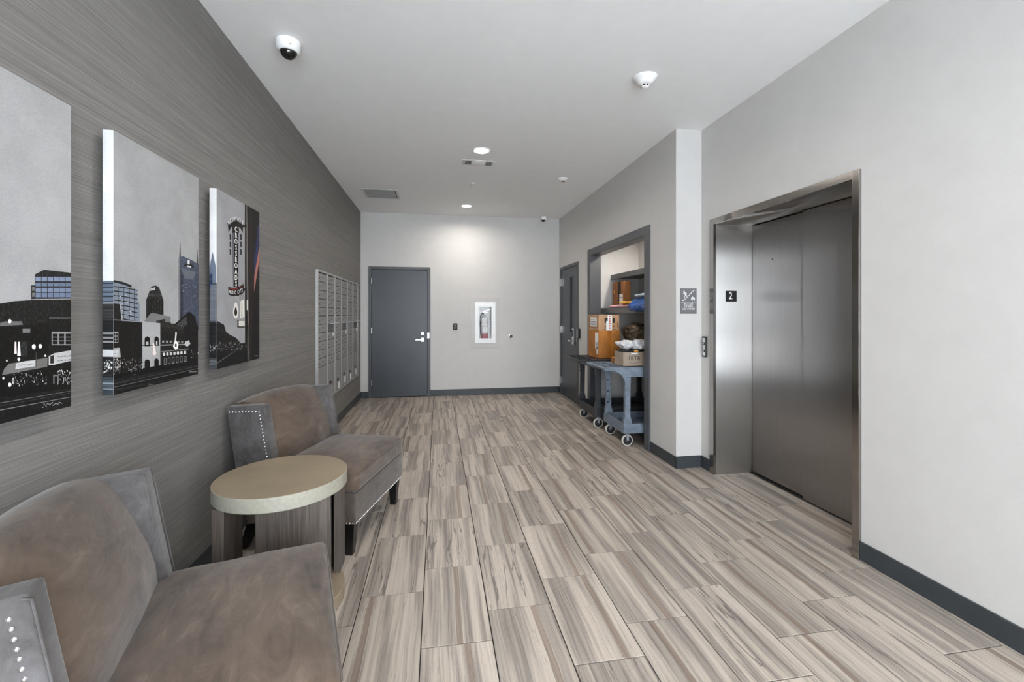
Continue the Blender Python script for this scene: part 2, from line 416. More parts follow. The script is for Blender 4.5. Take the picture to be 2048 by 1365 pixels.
# merged floor regions by x band so tiles run through openings
regions = [(XL, XR, YW, YB), (XR, XE, YW, YC-.0), (XR, 2.95, 4.365, 6.049), (XE, 2.755, 2.232, 3.556)]
ntile = 0
for row in range(-3, 11):
    ph = 1.725+.195*(row % 3)
    x0 = TX0+row*TW
    k0 = math.floor((YW-ph)/TL)
    for k in range(k0, 17):
        y0 = ph+k*TL
        if y0 > YB: break
        boxes = []
        for (a, b_, c_, d) in regions:
            X0, X1, Y0, Y1 = max(a, x0+g), min(b_, x0+TW-g), max(c_, y0+g), min(d, y0+TL-g)
            if X1-X0 > .008 and Y1-Y0 > .008: boxes.append((X0-x0, X1-x0, Y0-y0, Y1-y0))
        if not boxes: continue
        area = sum((b[1]-b[0])*(b[3]-b[2]) for b in boxes)
        if area > .999*(TW-2*g)*(TL-2*g) : me = fullmesh
        else:
            m = MB()
            for b in boxes: m.box(b[0], b[1], b[2], b[3], -.009, 0)
            me = bpy.data.meshes.new('tile'); bmesh.ops.recalc_face_normals(m.bm, faces=m.bm.faces[:]); m.bm.to_mesh(me); m.bm.free(); me.materials.append(M['tile'])
        link('tile', me, None, floor, (x0, y0, 0)); ntile += 1
print('tiles', ntile)
# ---- ceiling
mb = MB(); mb.box(XL-.15, 3.2, YW-.15, YB+.15, CH, CH+.12); struct(mb.build('ceiling', 'white_paint'))
# ---- walls with openings
def wall(name, mat, axis, p, t, u0, u1, holes, z0=-.004, z1=CH):
    us = sorted({u0, u1, *[h[0] for h in holes], *[h[1] for h in holes]}); zs = sorted({z0, z1, *[h[2] for h in holes], *[h[3] for h in holes]})
    m = MB()
    for a, b in zip(us, us[1:]):
        run = None
        for c, d in zip(zs, zs[1:]):
            if any(a >= h[0]-1e-6 and b <= h[1]+1e-6 and c >= h[2]-1e-6 and d <= h[3]+1e-6 for h in holes):
                if run: _w(m, axis, p, t, a, b, *run); run = None
                continue
            run = (run[0], d) if run else (c, d)
        if run: _w(m, axis, p, t, a, b, *run)
    return struct(m.build(name, mat, merge=False))
def _w(m, axis, p, t, a, b, c, d):
    if axis == 'x': m.box(p, p+t, a, b, c, d)
    else: m.box(a, b, p, p+t, c, d)
wall('wall_left', 'wallpaper', 'x', XL, -.12, YW, YB, [])
D1 = (-1.156, -.127, -.004, 2.226); CABH = (.667, .979, .937, 1.600)
wall('wall_back', 'paint', 'y', YB, .16, XL-.12, XR+.12, [D1, CABH])
D2 = (6.619, 7.640, -.004, 2.247); ALC = (4.365-.105, 6.049+.105, -.004, 2.345)
wall('wall_right', 'paint', 'x', XR, .12, YC+.12, YB, [D2, ALC])
wall('wall_column', 'paint', 'y', YC, .12, XR, XE+.12, [])
EL = (2.190, 3.600, -.004, 2.272)
wall('wall_elevator', 'paint', 'x', XE, .12, YW, YC, [EL])
# shaft backing behind the elevator opening, and the alcove shell
mb = MB(); mb.box(2.86, 2.9, 1.9, 3.9, -.004, 2.5); mb.box(XE+.12, 2.86, 1.9, 2.2, -.004, 2.5); mb.box(XE+.12, 2.86, 3.6, 3.9, -.004, 2.5); mb.box(XE+.12, 2.86, 2.2, 3.6, 2.28, 2.5); struct(mb.build('wall_shaft', 'darkvoid', merge=False))
mb = MB(); mb.box(D1[0]-.1, D1[1]+.1, YB+.161, YB+.2, -.004, 2.4); mb.box(XR+.121, XR+.16, D2[0]-.1, D2[1]+.1, -.004, 2.4); struct(mb.build('door_light_block', 'darkvoid', merge=False))  # dark slabs added behind both doors to stop daylight leaking through the gaps
AX, AY0, AY1, AZ = 2.95, 4.245, 6.17, 2.52
mb = MB(); mb.box(AX, AX+.1, AY0-.1, AY1+.1, -.004, AZ+.1); mb.box(XR+.12, AX, AY1, AY1+.1, -.004, AZ+.1); mb.box(XR+.12, AX, AY0-.1, AY0, -.004, AZ+.1)
struct(mb.build('wall_alcove', 'paint', merge=False))
mb = MB(); mb.box(XR+.12, AX, AY0, AY1, AZ, AZ+.1); struct(mb.build('ceiling_alcove', 'white_paint'))
l = bpy.data.lights.new('lamp', 'AREA'); l.shape = 'DISK'; l.size = .14; l.energy = 9; l.color = LAMP_COL
o = bpy.data.objects.new('alcove_lamp', l); C.objects.link(o); o.location = (2.62, 5.2, AZ-.03)
# ---- glazed entrance wall behind the camera (daylight comes through it)
mb = MB(); mb.box(XL-.12, XE+.12, YW-.12, YW, 2.72, CH); mb.box(XL-.12, XL+.1, YW-.12, YW, 0, 2.72); mb.box(XE-.1, XE+.12, YW-.12, YW, 0, 2.72)
struct(mb.build('wall_front', 'paint', merge=False))
mb = MB()
for x in (XL+.1, -.35, .57, 1.49, XE-.16): mb.box(x, x+.06, YW-.1, YW-.03, 0, 2.72)
for z, h in ((0, .10), (1.03, .06), (2.18, .08), (2.66, .06)): mb.box(XL+.1, XE-.1, YW-.1, YW-.03, z, z+h)
w1 = struct(mb.build('window_1', 'frame_paint', merge=False))
mb = MB(); mb.box(XL+.1, XE-.1, YW-.068, YW-.062, .05, 2.70); mb.build('pane', 'glass', w1)
mb = MB(); mb.box(-14, 14, -24, YW-.16, -.2, -.02); struct(mb.build('ground_outside', 'outside'))
# ---- baseboards
def base(name, segs):
    m = MB()
    for s in segs: m.box(*s, bev=.003)
    return struct(m.build(name, 'base', merge=False))
bt, bh = .009, .11
base('baseboard_left', [(XL, XL+bt, YW, YB, 0, bh)])
base('baseboard_back', [(XL+bt, D1[0], YB-bt, YB, 0, bh), (D1[1], XR-bt, YB-bt, YB, 0, bh)])
base('baseboard_right', [(XR-bt, XR, YC-bt, ALC[0], 0, bh), (XR-bt, XR, ALC[1], D2[0], 0, bh), (XR-bt, XR, D2[1], YB, 0, bh)])
base('baseboard_column', [(XR-bt, XE-bt, YC-bt, YC, 0, bh)])
base('baseboard_elevator', [(XE-bt, XE, EL[1], YC, 0, bh), (XE-bt, XE, YW, EL[0], 0, bh)])
base('baseboard_alcove', [(AX-bt, AX, AY0, AY1, 0, bh), (XR+.12, AX-bt, AY1-bt, AY1, 0, bh)])
# ---- door 1 (back wall)
def hingeY(x, z, par):
    m = MB(); m.cyl((x, YB-.012, z-.05), (x, YB-.012, z+.05), .008, n=10); m.box(x-.012, x+.012, YB-.01, YB-.002, z-.05, z+.05); m.build('hinge', 'chrome', par, 30)
mb = MB(); fw = .048
mb.box(D1[0], D1[0]+fw, YB-.014, YB+.16, 0, D1[3], .002); mb.box(D1[1]-fw, D1[1], YB-.014, YB+.16, 0, D1[3], .002); mb.box(D1[0]+fw, D1[1]-fw, YB-.014, YB+.16, D1[3]-fw, D1[3], .002)
d1 = struct(mb.build('door_1', 'frame_paint', merge=False))
mb = MB(); mb.box(D1[0]+fw+.004, D1[1]-fw-.004, YB+.004, YB+.048, .008, D1[3]-fw-.004, .002); mb.build('door_leaf', 'dark_paint', d1)
for z in (.25, 1.14, 1.98): hingeY(D1[0]+fw, z, d1)
hx, hz = -.262, .977
mb = MB(); mb.box(hx-.028, hx+.028, YB-.006, YB+.004, hz-.035, hz+.035, .004); rose = mb.build('handle_rose', 'chrome', d1)
mb = MB(); mb.cyl((hx, YB-.045, hz), (hx, YB-.004, hz), .011, n=12); mb.box(hx-.12, hx+.012, YB-.056, YB-.040, hz-.009, hz+.009, .003); mb.build('lever', 'chrome', rose, 30)
mb = MB(); mb.box(hx-.022, hx+.026, YB-.005, YB+.004, 1.062, 1.106, .003); mb.cyl((hx, YB-.014, 1.084), (hx, YB-.004, 1.084), .012, n=14); mb.build('deadbolt', 'chrome', d1, 30)
mb = MB(); mb.box(D1[1]-fw-.006, D1[1]-fw+.03, YB-.020, YB-.012, 1.0, 1.10, .003); mb.build('strike_plate', 'chrome', d1)
# ---- door 2 (right wall)
mb = MB()
mb.box(XR-.014, XR+.12, D2[0], D2[0]+fw, 0, D2[3], .002); mb.box(XR-.014, XR+.12, D2[1]-fw, D2[1], 0, D2[3], .002); mb.box(XR-.014, XR+.12, D2[0]+fw, D2[1]-fw, D2[3]-fw, D2[3], .002)
d2 = struct(mb.build('door_2', 'frame_paint', merge=False))
LY0, LY1, LZ0, LZ1 = 6.94, 7.06, 1.12, 2.03
mb = MB(); a0, a1, zt = D2[0]+fw+.004, D2[1]-fw-.004, D2[3]-fw-.004
mb.box(XR+.004, XR+.048, a0, LY0, .008, zt); mb.box(XR+.004, XR+.048, LY1, a1, .008, zt)
mb.box(XR+.004, XR+.048, LY0, LY1, .008, LZ0); mb.box(XR+.004, XR+.048, LY0, LY1, LZ1, zt)
mb.build('door_leaf', 'dark_paint', d2, merge=False)
mb = MB(); 
for b in ((LY0-.02, LY0, LZ0-.02, LZ1+.02), (LY1, LY1+.02, LZ0-.02, LZ1+.02), (LY0, LY1, LZ0-.02, LZ0), (LY0, LY1, LZ1, LZ1+.02)): mb.box(XR-.004, XR+.004, *b)
mb.build('vision_frame', 'frame_paint', d2, merge=False)
mb = MB(); mb.box(XR+.022, XR+.028, LY0, LY1, LZ0, LZ1); mb.build('pane', simple('dark_room_glass', (26, 28, 30), .1), d2)
for z in (.25, 1.14, 1.98):
    m = MB(); m.cyl((XR-.012, D2[1]-fw, z-.06), (XR-.012, D2[1]-fw, z+.06), .01, n=10); m.box(XR-.016, XR-.002, D2[1]-fw-.014, D2[1]-fw+.03, z-.06, z+.06); m.build('hinge', 'chrome', d2, 30)
mb = MB(); mb.box(XR-.045, XR+.004, 6.765, 6.835, .93, 1.19, .012, 3); lk = mb.build('keypad_lock', 'chrome', d2, 30)
mb = MB(); mb.cyl((XR-.075, 6.80, .99), (XR-.04, 6.80, .99), .012, n=12); mb.box(XR-.085, XR-.068, 6.79, 6.93, .98, 1.0, .004); mb.build('lever', 'chrome', lk, 30)
mb = MB(); mb.box(XR-.05, XR-.044, 6.776, 6.824, 1.06, 1.17, .002); mb.build('keypad', 'black_plastic', lk)
# black reader beside door 2
rd = empty('keypad_reader', 'black card reader box on the right wall beside the narrow-window door lock', 'card reader', (XR, 6.56, 1.12))
mb = MB(); mb.box(-.04, 0, -.035, .03, -.075, .075, .008, 2); mb.build('housing', 'black_plastic', rd)
mb = MB()
for k in range(4): mb.box(-.042, -.040, -.02, .012, .04-k*.03, .052-k*.03)
mb.build('key_row', 'grille', rd, merge=False)
# ================================================================== ALCOVE FRAME AND SHELVES
mb = MB(); o0, o1, i0, i1 = 4.254, 6.156, 4.365, 6.049; zt, zi = 2.352, 2.258
mb.box(XR-.018, XR+.15, o0, i0, 0, zt, .003); mb.box(XR-.018, XR+.15, i1, o1, 0, zt, .003); mb.box(XR-.018, XR+.15, i0, i1, zi, zt, .003)
struct(mb.build('trim_1', 'frame_paint', merge=False))
for (nm, x0, z0, z1, lab) in (('wall_shelf', 2.352, 1.433, 1.506, 'lower grey alcove shelf carrying the plastic mailers and tall carton'), ('wall_shelf', 2.513, 1.925, 1.995, 'empty upper grey shelf set back high in the alcove')):
    e = empty(nm, lab, 'shelf', (AX, (AY0+AY1)/2, z0), group='shelves in the alcove'); hy = (AY1-AY0)/2-.002
    mb = MB(); mb.box(x0-AX+.021, -.002, -hy, hy, .02, z1-z0, .002); mb.build('shelf_board', 'shelf_paint', e)
    mb = MB(); mb.box(x0-AX, x0-AX+.02, -hy, hy, 0, z1-z0+.001, .002); mb.build('front_edge', 'shelf_paint', e)

# ================================================================== ELEVATOR
EX = 2.79
el = empty('elevator_entrance', 'brushed steel elevator entrance with two sliding door panels in the right wall', 'elevator', (XE, 2.895, 0))
def P(x, y): return x-XE, y-2.895
def eb(name, mat, x0, x1, y0, y1, z0, z1, bev=.001, par=None):
    m = MB(); a, b = P(x0, y0); c, d = P(x1, y1); m.box(a, c, b, d, z0, z1, bev); return m.build(name, mat, par or el)
fi = XE-.016
eb('frame_jamb', 'steel_frame', fi, XE+.009, EL[0]-.004, 2.232, 0, 2.272)
eb('frame_jamb', 'steel_frame', fi, XE+.009, 3.556, 3.614, 0, 2.272)
eb('frame_header', 'steel_frame', fi, XE+.009, 2.232, 3.556, 2.222, 2.272)
eb('return_panel', 'steel', XE+.05-.04, EX+.03, 3.556, 3.570, 0, 2.236)
eb('return_panel', 'steel', XE+.05-.04, EX+.03, 2.216, 2.232, 0, 2.236)
eb('soffit_panel', 'steel', XE+.01, EX+.05, 2.232, 3.556, 2.222, 2.236)
eb('door_panel', 'steel_dark', EX, EX+.03, 2.950, 3.548, .012, 2.216)
eb('door_panel', 'steel_dark', EX-.034, EX-.004, 2.236, 2.960, .012, 2.216)
sl = eb('sill', 'steel_frame', 2.757, EX+.05, 2.236, 3.552, -.004, .003)
mb = MB()
for k in range(3): mb.box(2.764-XE+k*.012, 2.769-XE+k*.012, 2.24-2.895, 3.548-2.895, .003, .006)
mb.build('sill_groove', 'darkvoid', sl, merge=False)
# small badge hole / key hole on the door
mb = MB(); mb.cyl((EX-.002-XE, 3.31-2.895, 1.89), (EX+.002-XE, 3.31-2.895, 1.89), .006, n=12); mb.build('key_hole', 'black_plastic', el)
# floor number plate
f2 = empty('floor_number_plate', 'black square plate with a white 2 on the steel return of the elevator', 'sign', (2.605, 3.556, 1.57))
p0, p1 = at(1451, 582, Y=3.556), at(1473, 604, Y=3.556)
mb = MB(); mb.box(p0.x-2.605, p1.x-2.605, -.003, 0, p1.z-1.57, p0.z-1.57, .0006); mb.build('plate', 'ink', f2)
cc = (p0+p1)/2
text('numeral', '2', .088, (cc.x-2.605-.006, -.003, cc.z-1.57+.002), (1, 0, 0), (0, 0, 1), 'paper', f2, sx=.8, bold=True)
# call button station
cs = empty('call_station', 'narrow black elevator call panel with two round buttons on the wall', 'call panel', (XE, 3.70, 1.125))
mb = MB(); mb.box(-.014, 0, -.032, .032, -.095, .095, .006, 2); mb.build('bezel', 'black_plastic', cs)
mb = MB(); mb.box(-.016, -.013, -.019, .019, -.080, .080, .001); mb.build('face_plate', 'chrome', cs)
for z in (.030, -.038):
    mb = MB(); mb.cyl((-.022, 0, z), (-.014, 0, z), .0125, n=16); b = mb.build('button', 'black_plastic', cs, 30)
    mb = MB(); mb.cyl((-.0235, 0, z), (-.0215, 0, z), .007, n=14); mb.build('button_cap', 'paper', b)
# stairs sign
sp0, sp1 = at(1360, 577, Y=YC), at(1393, 628, Y=YC); sc_ = (sp0+sp1)/2
sg = empty('fire_stairs_sign', 'grey IN CASE OF FIRE USE STAIRS sign on the pale column', 'sign', (sc_.x, YC, sc_.z)); sw, sh = (sp1.x-sp0.x)/2, (sp0.z-sp1.z)/2
mb = MB(); mb.box(-sw, sw, -.004, 0, -sh, sh, .0015)
mb.build('plate', 'sign_grey', sg)
def sgx(x, y):  # crop coordinates (152..403, 128..522) -> plate
    return ((x-277.5)/125.5*sw, -.0052, -(y-325)/197*sh)
def stroke(m, pts, w, f=sgx, n=(0, -1, 0), th=.0008):
    """thick poly line drawn on a plane"""
    P3 = [Vector(f(*p)) for p in pts]; n = Vector(n)
    for k, (a, b) in enumerate(zip(P3, P3[1:])):
        d = (b-a).normalized(); s = d.cross(n)*w/2; a2, b2 = a-d*w/2, b+d*w/2
        lift = n*(.00025*(k % 2)+.00006*(len(m.bm.verts) % 7)); a2 = a2+lift; b2 = b2+lift
        m.poly([a2-s, b2-s, b2+s, a2+s], n*-th)
    return m
mb = MB()
st = [(183, 318), (212, 318), (212, 292), (240, 292), (240, 265), (268, 265), (268, 238), (292, 238), (292, 210), (317, 210), (317, 183), (345, 183), (345, 156), (375, 156)]
stroke(mb, st, .0045); mb.build('stair_symbol', 'paper', sg, merge=False)
mb = MB(); stroke(mb, [(214, 188), (232, 228)], .011); stroke(mb, [(212, 190), (192, 214)], .0035); stroke(mb, [(220, 186), (243, 200), (248, 222)], .0035)
stroke(mb, [(228, 226), (217, 268)], .005); stroke(mb, [(234, 226), (252, 250)], .005)
c0 = Vector(sgx(206, 173)); mb.cyl(c0, c0+Vector((0, -.0008, 0)), .0052, n=14); mb.build('running_figure', 'paper', sg, merge=False)
mb = MB(); mb.poly([Vector(sgx(*p)) for p in [(330, 322), (316, 300), (314, 280), (322, 268), (328, 278), (336, 246), (346, 268), (356, 256), (360, 275), (370, 270), (373, 295), (366, 315), (358, 324), (358, 306), (345, 290), (334, 306), (336, 322)]], Vector((0, -.0008, 0)))
mb.build('flame_symbol', 'paper', sg, merge=False)
mb = MB(); stroke(mb, [(168, 345), (390, 345)], .0016); mb.build('divider_line', 'paper', sg, merge=False)
for k, (t, y) in enumerate((('IN CASE', 375), ('OF FIRE', 410), ('USE STAIRS', 447))):
    text('lettering', t, .0255, sgx(277, y), (1, 0, 0), (0, 0, 1), 'paper', sg, sx=1.0)

# ================================================================== BACK WALL ITEMS
cr = empty('card_reader', 'small black oval card reader on the pale back wall right of the grey door', 'card reader', (.297, YB, 1.20))
mb = MB(); mb.rbox((0, -.012, 0), (.037, .012, .058), .011, 6); mb.build('housing', 'black_plastic', cr, 60)
mb = MB(); mb.box(-.018, .018, -.0255, -.0235, .018, .024); mb.build('indicator_strip', 'sign_grey', cr)
kh = empty('key_switch', 'round steel key switch low on the back wall right of the extinguisher cabinet', 'key switch', (1.273, YB, 1.024))
mb = MB(); mb.lathe([(.036, 0), (.036, -.006), (.026, -.010)], axis='Y', n=24); mb.build('ring', 'chrome', kh, 30)
mb = MB(); mb.lathe([(.022, -.009), (.022, -.013), (.0, -.014)], axis='Y', n=20); mb.build('key_barrel', 'black_plastic', kh, 30)
# extinguisher cabinet
ec = empty('extinguisher_cabinet', 'white recessed fire extinguisher cabinet with glazed door on the back wall', 'cabinet', (.82, YB, .83))
def cb(name, mat, x0, x1, y0, y1, z0, z1, bev=.001, par=None):
    m = MB(); m.box(x0-.82, x1-.82, y0, y1, z0-.83, z1-.83, bev); return m.build(name, mat, par or ec)
m = MB()
for b in ((.563, .667, .83, 1.705), (.979, 1.076, .83, 1.705), (.667, .979, .83, .937), (.667, .979, 1.600, 1.705)): m.box(b[0]-.82, b[1]-.82, -.009, 0, b[2]-.83, b[3]-.83)
m.build('wall_plate', 'plate_paint', ec, merge=False)
m = MB()
for b in ((.642, .700, .911, 1.626), (.946, 1.004, .911, 1.626), (.700, .946, .911, .975), (.700, .946, 1.562, 1.626)): m.box(b[0]-.82, b[1]-.82, -.022, -.006, b[2]-.83, b[3]-.83, .002)
m.build('cabinet_frame', 'white_metal', ec, merge=False)
m = MB()
for b in ((.690, .716, .962, 1.575), (.928, .956, .962, 1.575), (.716, .928, .962, .992), (.716, .928, 1.545, 1.575)): m.box(b[0]-.82, b[1]-.82, -.030, -.018, b[2]-.83, b[3]-.83, .002)
dr = m.build('cabinet_door', 'white_metal', ec, merge=False)
cb('pane', 'glass', .716, .928, -.024, -.021, .992, 1.545, 0, dr)
m = MB()
for b in ((.668, .674, -.006, .15, .938, 1.599), (.972, .978, -.006, .15, .938, 1.599), (.668, .978, .144, .15, .938, 1.599), (.674, .972, -.006, .144, .938, .944), (.674, .972, -.006, .144, 1.593, 1.599)):
    m.box(b[0]-.82, b[1]-.82, b[2], b[3], b[4]-.83, b[5]-.83)
m.build('cabinet_tub', 'mail_frame', ec, merge=False)
m = MB()
for k in range(9): m.box(.902-.82, .916-.82, -.0315, -.030, (1.46-k*.05)-.83, (1.49-k*.05)-.83)
stuff(m.build('door_lettering', 'sign_grey', dr, merge=False))
fe = empty('fire_extinguisher', 'small red fire extinguisher with white label behind cabinet glass', 'fire extinguisher', (.815, YB+.07, .945))
m = MB(); m.lathe([(.0, 0), (.060, 0), (.064, .01), (.064, .13)], n=28); m.build('cylinder', 'red', fe, 40)
m = MB(); m.lathe([(.0645, .13), (.0645, .36), (.058, .40), (.035, .44), (.018, .455), (.018, .47)], n=28); m.build('label_sleeve', 'steel_cyl', fe, 40)
m = MB(); m.box(-.052, .040, -.069, -.066, .27, .41, .001); m.box(-.04, .05, -.067, -.0655, .15, .25); m.build('inspection_tag', 'paper', fe)
m = MB(); m.cyl((0, 0, .465), (0, 0, .50), .017, n=16); m.box(-.03, .06, -.01, .01, .50, .512, .003); m.poly([(-.03, -.01, .512), (.09, -.01, .55), (.09, .01, .55), (-.03, .01, .512)], Vector((0, 0, .006))); m.build('valve_head', 'chrome', fe)
m = MB(); m.tube([(-.02, -.02, .49), (-.055, -.03, .47), (-.075, -.03, .42), (-.078, -.03, .33), (-.072, -.03, .2), (-.066, -.03, .1)], .009, 10); m.build('hose', 'black_plastic', fe, 60)
m = MB(); m.cyl((.01, -.024, .487), (.01, -.018, .487), .016, n=16); m.build('pressure_gauge', 'paper', fe)

# ================================================================== CEILING ITEMS
def downlight(x, y, label):
    e = empty('recessed_downlight', label, 'ceiling light', (x, y, CH), group='recessed downlights')
    m = MB(); m.lathe([(.098, 0), (.098, -.004), (.090, -.009), (.074, -.006), (.070, 0)], n=36); m.build('trim_ring', 'white_plastic', e, 40)
    m = MB(); m.lathe([(.072, -.004), (.066, -.010), (.0, -.014)], n=32); m.build('lens', 'lens', e, 40)
    l = bpy.data.lights.new('lamp', 'AREA'); l.shape = 'DISK'; l.size = .14; l.energy = LAMP_W; l.color = LAMP_COL; l.spread = math.radians(165)
    o = bpy.data.objects.new('lamp', l); C.objects.link(o); o.parent = e; o.location = (0, 0, -.018)
downlight(.449, 4.599, 'lit recessed downlight in front of the slotted ceiling vent')
downlight(.447, 7.013, 'lit recessed downlight nearest the back wall')
downlight(.449, 2.185, 'lit recessed downlight just above the top edge of the picture')
downlight(.449, -.23, 'lit recessed downlight behind the camera position')
# supply vent
v = empty('supply_vent', 'small white rectangular ceiling vent with two slotted ends beside a downlight', 'vent', (.452, 4.975, CH))
m = MB(); m.box(-.185, .185, -.085, .085, -.007, 0, .002); m.build('face_plate', 'grille', v)
for s in (-1, 1):
    m = MB(); m.box(s*.118-.036, s*.118+.036, -.058, .058, -.0085, -.0066); dk = m.build('slot_bank', 'darkvoid', v)
    m = MB()
    for k in range(6): m.box(s*.118-.033+k*.0125, s*.118-.033+k*.0125+.004, -.056, .056, -.012, -.0085)
    m.build('louvre', 'grille', dk, merge=False)
m = MB(); m.box(-.072, .072, -.055, .055, -.012, -.007, .002); m.build('centre_panel', 'white_plastic', v)
# return grille
rg = empty('return_grille', 'grey rectangular return air grille in the ceiling by the left wall', 'vent', (-.80, 6.50, CH))
m = MB()
for b in ((-.25, -.215, -.25, .25), (.215, .25, -.25, .25), (-.215, .215, -.25, -.215), (-.215, .215, .215, .25)): m.box(*b, -.008, 0, .002)
m.build('frame', 'grille', rg, merge=False)
m = MB(); m.box(-.212, .205, -.213, .213, -.005, 0)
for k in range(22): m.box(-.21, .203, -.205+k*.019, -.198+k*.019, -.008, -.004)
m.build('louvre_face', 'return_grille', rg, merge=False)
m = MB(); m.box(.205, .215, -.213, .213, -.003, 0); m.build('hinge_gap', 'darkvoid', rg)
# domes
def dome_cam(x, y, label, s=1.0):
    e = empty('dome_camera', label, 'security camera', (x, y, CH), group='dome security cameras')
    m = MB(); m.lathe([(.070*s, 0), (.072*s, -.01*s), (.072*s, -.036*s), (.070*s, -.040*s), (.070*s, -.046*s), (.064*s, -.058*s), (.052*s, -.066*s), (.048*s, -.064*s)], n=36); m.build('housing', 'white_plastic', e, 40)
    m = MB(); m.lathe([(.0485*s, -.060*s)]+[(.0485*s*math.cos(t), -.063*s-.046*s*math.sin(t)) for t in [i*PI/16 for i in range(8)]]+[(0, -.109*s)], n=32); d = m.build('dome', 'dome', e, 60)
    m = MB(); m.lathe([(.050*s, -.063*s), (.0515*s, -.068*s), (.050*s, -.070*s)], n=32, caps=False); m.build('rim', 'chrome', e, 40)
    m = MB(); m.cyl((.03*s, -.066*s, -.05*s), (.031*s, -.0685*s, -.05*s), .003, n=8); m.build('screw', 'ink', e)
dome_cam(-.925, 2.96, 'white dome security camera on the ceiling near the left wall')
dome_cam(1.84, 7.60, 'small dome security camera on the ceiling by the back right corner', .8)
sd = empty('smoke_detector', 'large white conical smoke detector on the ceiling above the elevator', 'smoke detector', (1.478, 2.985, CH))
m = MB(); m.lathe([(.086, 0), (.086, -.006), (.078, -.016), (.060, -.030), (.058, -.034), (.050, -.044), (.030, -.052)], n=36); m.build('base', 'white_plastic', sd, 30)
m = MB(); m.lathe([(.024, -.050), (.024, -.068)], n=24); m.build('sensor_chamber', 'ink', sd, 30)
m = MB(); m.lathe([(0, -.064), (.028, -.066), (.028, -.071), (.02, -.076), (0, -.077)], n=24)
for k in range(6):
    t = k*PI/3+.3; m.cyl((.026*math.cos(t), .026*math.sin(t), -.050), (.026*math.cos(t), .026*math.sin(t), -.068), .003, n=6)
m.build('cap', 'white_plastic', sd, 40)
hd = empty('heat_detector', 'small round white detector on the ceiling above the alcove', 'smoke detector', (1.56, 5.38, CH))
m = MB(); m.lathe([(.062, 0), (.062, -.008), (.05, -.022), (.02, -.036)], n=30); m.build('base', 'white_plastic', hd, 30)
m = MB(); m.lathe([(.022, -.034), (.022, -.042), (0, -.044)], n=20); m.build('sensor', 'sign_grey', hd, 30)
spk = empty('ceiling_sprinkler', 'tiny chrome fire sprinkler on the ceiling between the two downlights', 'sprinkler', (.447, 5.786, CH))
m = MB(); m.lathe([(.034, 0), (.032, -.004), (.012, -.008)], n=24); m.build('escutcheon', 'white_plastic', spk, 30)
m = MB(); m.cyl((0, 0, -.006), (0, 0, -.02), .008, n=10); m.tube([(-.014, 0, -.018), (-.014, 0, -.034), (0, 0, -.042)], .002, 6); m.tube([(.014, 0, -.018), (.014, 0, -.034), (0, 0, -.042)], .002, 6); m.build('frame', 'chrome', spk)
m = MB(); m.lathe([(.018, -.044), (.018, -.046), (0, -.046)], n=16); m.build('deflector', 'chrome', spk)

# ================================================================== MAILBOXES
my0, my1, mz0, mz1 = 4.963, 7.354, .434, 1.905
mail = empty('mailbox_unit', 'grey wall mailbox bank with six columns of small locked doors', 'mailbox', (XL, (my0+my1)/2, mz0))
yc_ = (my0+my1)/2
def ml(x, y, z): return (x-XL, y-yc_, z-mz0)
m = MB(); m.box(0, .012, my0-yc_, my1-yc_, 0, mz1-mz0); m.build('back_panel', 'mail_dark', mail)
yb = [4.963, 5.386, 5.782, 6.151, 6.538, 6.941, 7.354]
m = MB()
m.box(0, .026, my0-yc_-.004, my0-yc_+.022, 0, mz1-mz0, .002); m.box(0, .026, my1-yc_-.022, my1-yc_+.004, 0, mz1-mz0, .002)
m.box(.0, .026, my0-yc_+.022, my1-yc_-.022, mz1-mz0-.022, mz1-mz0, .002); m.box(0, .026, my0-yc_+.022, my1-yc_-.022, 0, .024, .002)
m.build('outer_frame', 'mail_frame', mail, merge=False)
for k, y in enumerate(yb[1:-1]):
    m = MB(); w = .035 if k % 2 else .022; m.box(.0, .026, y-yc_-w, y-yc_+w*.6, .024, mz1-mz0-.022, .002); m.build('divider', 'mail_frame', mail)
RH, RT = .0935, 1.868
def cellspan(c):
    a = yb[c]+(.024 if c == 0 else (.024 if c % 2 else .016)); b = yb[c+1]-(.026 if c == 5 else (.038 if (c) % 2 else .026)); return a, b
dm = {}
